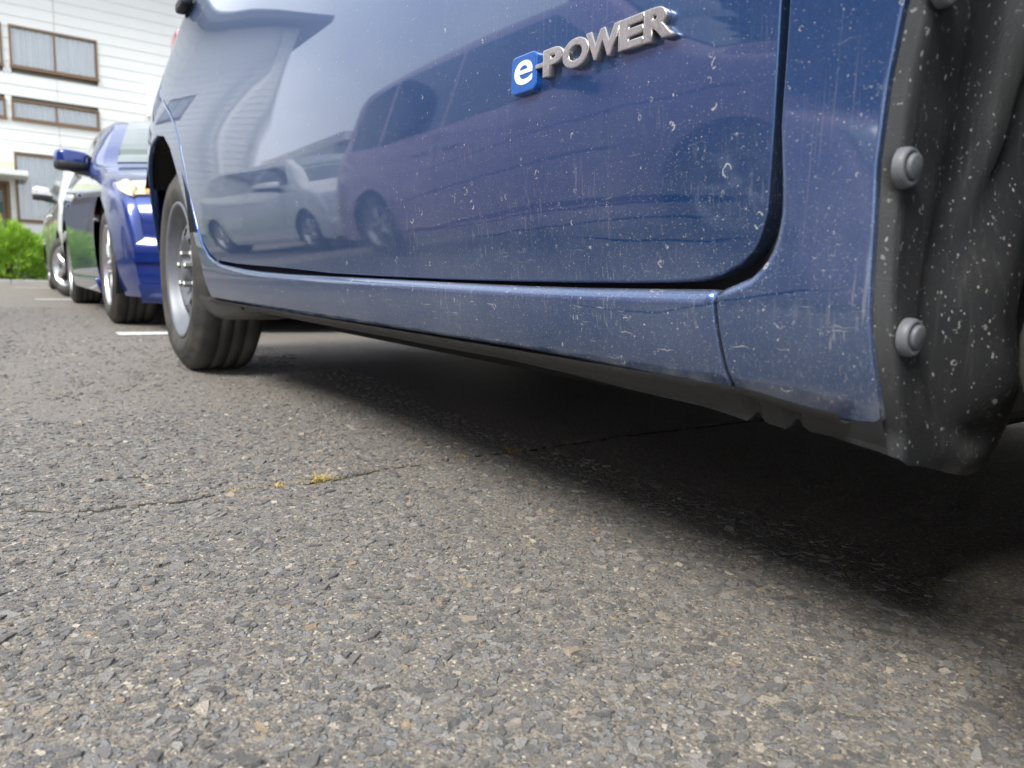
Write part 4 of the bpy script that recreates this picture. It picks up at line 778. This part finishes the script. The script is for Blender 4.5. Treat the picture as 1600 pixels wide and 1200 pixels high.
for sd in (-1, 1):
    fd = panel('front_door', FDOOR, S_door, 'blue', hero, lambda x, z: .003 if z < .33 and 1.06 < x < 2.11 else (.0016 if x > 1.5 else .0007), .009, .022, .022, sd, HW, lift=.0014)
    rd = panel('rear_door', RDOOR, S_door, 'blue', hero, lambda x, z: .003 if z < .335 and .5 < x < 1.02 else .0007, .010, .022, .022, sd, HW)
    sp_ = panel('side_sill_panel', SIDE, S_side, 'blue', hero, r_side, .008, .022, .008, sd, HW)
    ff = panel('front_fender', FENDER, S_side, 'blue', hero, lambda x, z: .0020+.0065*float(sstep(z, .303, .309))*float(1-sstep(z, .37, .43)) if x < 2.14 else .0022, .008, .020, .004, sd, HW)
    ys = (lambda y: y) if sd < 0 else (lambda y: 2*HW-y)
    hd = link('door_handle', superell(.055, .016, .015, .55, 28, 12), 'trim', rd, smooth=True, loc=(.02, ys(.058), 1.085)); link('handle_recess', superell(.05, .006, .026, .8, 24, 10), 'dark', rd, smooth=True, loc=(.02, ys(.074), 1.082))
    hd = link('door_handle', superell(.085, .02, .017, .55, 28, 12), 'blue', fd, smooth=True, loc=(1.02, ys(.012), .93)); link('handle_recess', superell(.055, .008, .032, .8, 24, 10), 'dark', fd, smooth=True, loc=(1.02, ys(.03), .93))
    tl = link('tail_light', superell(.10, .05, .085, .6, 28, 16), 'red', hero, smooth=True, loc=Vector((-.50, ys(.172), 1.085))-hero.location)
    # near-black inner skin: its colour paints the shade inside the panel gaps
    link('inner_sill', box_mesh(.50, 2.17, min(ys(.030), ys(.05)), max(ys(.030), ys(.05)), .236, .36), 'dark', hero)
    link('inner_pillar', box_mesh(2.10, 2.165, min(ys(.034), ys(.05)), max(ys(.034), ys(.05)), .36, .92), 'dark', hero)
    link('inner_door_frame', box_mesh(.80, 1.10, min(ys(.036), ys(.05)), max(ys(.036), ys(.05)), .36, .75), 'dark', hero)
    link('inner_wing_blocker', box_mesh(2.13, 2.195, min(ys(.14), ys(.62)), max(ys(.14), ys(.62)), .205, .62, .01), 'under', hero)  # inner body box, added to block sun leaking between liner and tyre
    # weld flange under the sill with jacking notches, thin folded strip
    fl = [(.47, .2270), (.80, .2250), (1.20, .2238), (1.46, .2240), (1.65, .2235), (1.79, .2238), (1.90, .2209), (1.99, .2171), (2.0625, .2155), (2.088, .2132), (2.1045, .2112), (2.1090, .2150), (2.1125, .2195), (2.1155, .2195), (2.119, .2150), (2.1226, .2126), (2.138, .2112), (2.1425, .2150), (2.1455, .2200), (2.1485, .2200), (2.152, .2155), (2.157, .2130), (2.1735, .2126), (2.1941, .2102), (2.212, .2085)]
    V = []; Fc = []
    for x, z in fl:
        t = .012+.003*math.sin(x*40)
        for y, zz in ((.020, .2395), (.030, z+.010), (.0335, z+.004), (.0345, z), (.0375, z), (.039, z+.006), (.045, .245)): V.append((x, ys(y), zz))
    for i in range(len(fl)-1):
        for j in range(6): q = (i*7+j, (i+1)*7+j, (i+1)*7+j+1, i*7+j+1); Fc.append(q if sd < 0 else q[::-1])
    link('sill_flange', mesh(V, Fc), 'trim', hero)
    V = []; Fc = []
    for x in np.linspace(.47, 2.19, 90):
        for y, zz in ((.0125, .2392), (.0140, .2345), (.0195, .2320), (.028, .2330), (.030, .240)): V.append((x, ys(y+.001*math.sin(x*90)), zz+(-.0065 if x > 2.12 else 0)*min(1, (x-2.12)/.06 if x > 2.12 else 0)))
    for i in range(89):
        for j in range(4): q = (i*5+j, (i+1)*5+j, (i+1)*5+j+1, i*5+j+1); Fc.append(q if sd < 0 else q[::-1])
    link('sill_moulding', mesh(V, Fc), 'trim', hero, smooth=True)
    # front wheel-arch liner: flange against the fender lip, then a forward swelling wall, rounded lower lobe
    lipx = lambda z: float(np.interp(z, [p[1] for p in LIP_F[::-1]][:9], [p[0] for p in LIP_F[::-1]][:9]))
    zs = np.r_[np.linspace(0, .10, 10, endpoint=False), np.linspace(.10, 1, 34)]; us = np.linspace(0, 1, 44); V = []; Fc = []
    for ti in zs:
        for u in us:
            y = .0060+.222*u
            zlow = .2025-.0165*sstep(u, .0, .65)+.006*(1-sstep(u, 0, .06)); zlow = zlow+.060*max(0, (u-.68)/.32)**2.4
            z = zlow+(.60-zlow)*ti; y = .0045+float(S_side(2.205, max(z, .222)))+(.152+.09*float(sstep(z, .29, .42)))*u
            arch = lipx(z) if z > .232 else 2.2119
            fz = float(sstep(z, .195, .265)); x = arch-.003+.0125*sstep(u, 0, .035)-.004*sstep(u, .22, .30)*fz+.010*(1-fz)*sstep(u, .1, .5)
            bulge = .030*sstep(u, .30, .62)*fz-.022*sstep(u, .72, 1.)
            ridge = .010*math.exp(-((u-.40-.28*(z-.36))/.030)**2)*float(sstep(z, .34, .42))
            dent = -.006*math.exp(-((u-.50)/.10)**2-((z-.215)/.014)**2)+.007*math.exp(-((u-.62)/.12)**2-((z-.255)/.022)**2)
            roll = -.007*max(0, 1-(ti/.055))**2*float(sstep(u, .12, .4))
            V.append((x+bulge+ridge+dent+roll, ys(y), z))
    nu = len(us)
    for i in range(len(zs)-1):
        for j in range(nu-1): q = (i*nu+j, i*nu+j+1, (i+1)*nu+j+1, (i+1)*nu+j); Fc.append(q if sd < 0 else q[::-1])
    ln = link('arch_liner', mesh(V, Fc), 'plastic', hero, smooth=True)
    for cy_, cz in ((.0125, .3838), (.0265, .2845), (.020, .4840)):
        cx_ = lipx(cz)+.0145; k = -1 if sd < 0 else 1
        M4 = Matrix.Translation((cx_, ys(cy_), cz)) @ Matrix.Rotation(R(90)-k*R(0), 4, 'Z')
        c = link('liner_clip', lathe([(.0, -.0012), (.0082, -.0012), (.0090, -.0024), (.0108, -.0022), (.0116, -.0006), (.0120, .0012), (.0120, .004)], 28), 'clip', ln, smooth=True, loc=(0, 0, 0)); c.matrix_local = M4
        V = []; h = lathe([(.0, -.0042), (.0064, -.0042), (.0072, -.0038), (.0075, -.0028), (.0075, -.0010)], 22); c2 = link('clip_head', h, 'clip', ln, smooth=True, loc=(0, 0, 0)); c2.matrix_local = M4 @ Matrix.Translation((.0012, 0, .0008)) @ Matrix.Rotation(R(7), 4, 'X')
    # rear mud deflector and arch liner edge in front of the rear tyre
    V = []; Fc = []
    for x, zb in ((.30, .205), (.38, .190), (.50, .188), (.62, .200), (.70, .215)):
        for y, zz in ((.020, .245), (.030, zb+.012), (.045, zb), (.17, zb), (.19, .26)): V.append((x, ys(y), zz))
    for i in range(4):
        for j in range(4): q = (i*5+j, (i+1)*5+j, (i+1)*5+j+1, i*5+j+1); Fc.append(q if sd < 0 else q[::-1])
    link('mud_deflector', mesh(V, Fc), 'plastic', hero, smooth=True)
    make_wheel(hero, 0, ys(.030), .31, .31, .205, .185, 'steel', 0, sd); make_wheel(hero, 2.586, ys(.008), .31, .31, .205, .185, 'steel', 0, sd)
    # badge: blue tile with a white letter, chrome letters beside it
    if sd < 0:
        def glyph(ch, x0, x1, z0, z1, y0, depth, bev, par, name, mat, shear=0., bold=.0):
            cu = bpy.data.curves.new('glyph', 'FONT'); cu.body = ch; cu.size = 1; cu.extrude = .12; cu.bevel_depth = bev; cu.bevel_resolution = 2; cu.offset = bold; cu.shear = shear; cu.resolution_u = 6
            tmp = bpy.data.objects.new('tmp', cu); COL.objects.link(tmp); dg = bpy.context.evaluated_depsgraph_get(); dg.update()
            me = bpy.data.meshes.new_from_object(tmp.evaluated_get(dg)); bpy.data.objects.remove(tmp); bpy.data.curves.remove(cu)
            C = np.array([v.co[:] for v in me.vertices]); a, b = C.min(0), C.max(0); C = (C-a)/(b-a)
            for v, c in zip(me.vertices, C): v.co = (x0+c[0]*(x1-x0), y0-c[2]*depth, z0+c[1]*(z1-z0))
            me.materials.clear(); return link(name, me, mat, par, loc=(0, 0, 0))
        tile = link('badge_tile', box_mesh(1.8335, 1.8735, -.0065, .0012, .4895, .5250, .003), 'tile', fd, loc=(0, 0, 0))
        def rnd(bm):
            bmesh.ops.create_cube(bm, size=1)
            for v in bm.verts: v.co = Vector((1.8535+v.co.x*.040, -.0028+v.co.y*.0080, .5070+v.co.z*.0350))
            ed = [e for e in bm.edges if abs(e.verts[0].co.y-e.verts[1].co.y) > .001]; bmesh.ops.bevel(bm, geom=ed, offset=.006, segments=5, affect='EDGES', profile=.5)
            fr = [e for e in bm.edges if e.verts[0].co.y < -.006 and e.verts[1].co.y < -.006]; bmesh.ops.bevel(bm, geom=fr, offset=.0012, segments=2, affect='EDGES', profile=.5)
        tile.data = bm_mesh(rnd); tile.data.materials.append(MAT['tile']); tile.data.polygons.foreach_set('use_smooth', [False]*len(tile.data.polygons))
        glyph('e', 1.8395, 1.8685, .4965, .5185, -.0062, .0011, 0., fd, 'badge_letter', 'lettering', 0, .012)
        lets = [('-', 1.8722, 1.8850, .5065, .5105), ('P', 1.8835, 1.9130, .4965, .5205), ('O', 1.9120, 1.9475, .4960, .5210), ('W', 1.9430, 1.9860, .4965, .5205), ('E', 1.9835, 2.0120, .4965, .5205), ('R', 2.0115, 2.0435, .4960, .5205)]
        for ch, a, b, c, e in lets: glyph(ch, a, b, c, e, .0012, .0082, .028, fd, 'badge_letter', 'chrome', 0., .03)
link('rear_axle', box_mesh(-.06, .06, .25, 2*HW-.25, .22, .30, .02), 'under', hero)
link('underbody_shield', box_mesh(.62, 2.12, .27, 2*HW-.27, .165, .30, .02), 'under', hero)
link('exhaust', lathe([(.03, 0), (.03, 1.6)], 16), 'under', hero).matrix_local = Matrix.Translation(Vector((1.6, 1.1, .22))-hero.location) @ Matrix.Rotation(R(90), 4, 'Z')
link('silencer', superell(.28, .11, .08, .5), 'under', hero, smooth=True, loc=Vector((-.35, 1.1, .27))-hero.location)
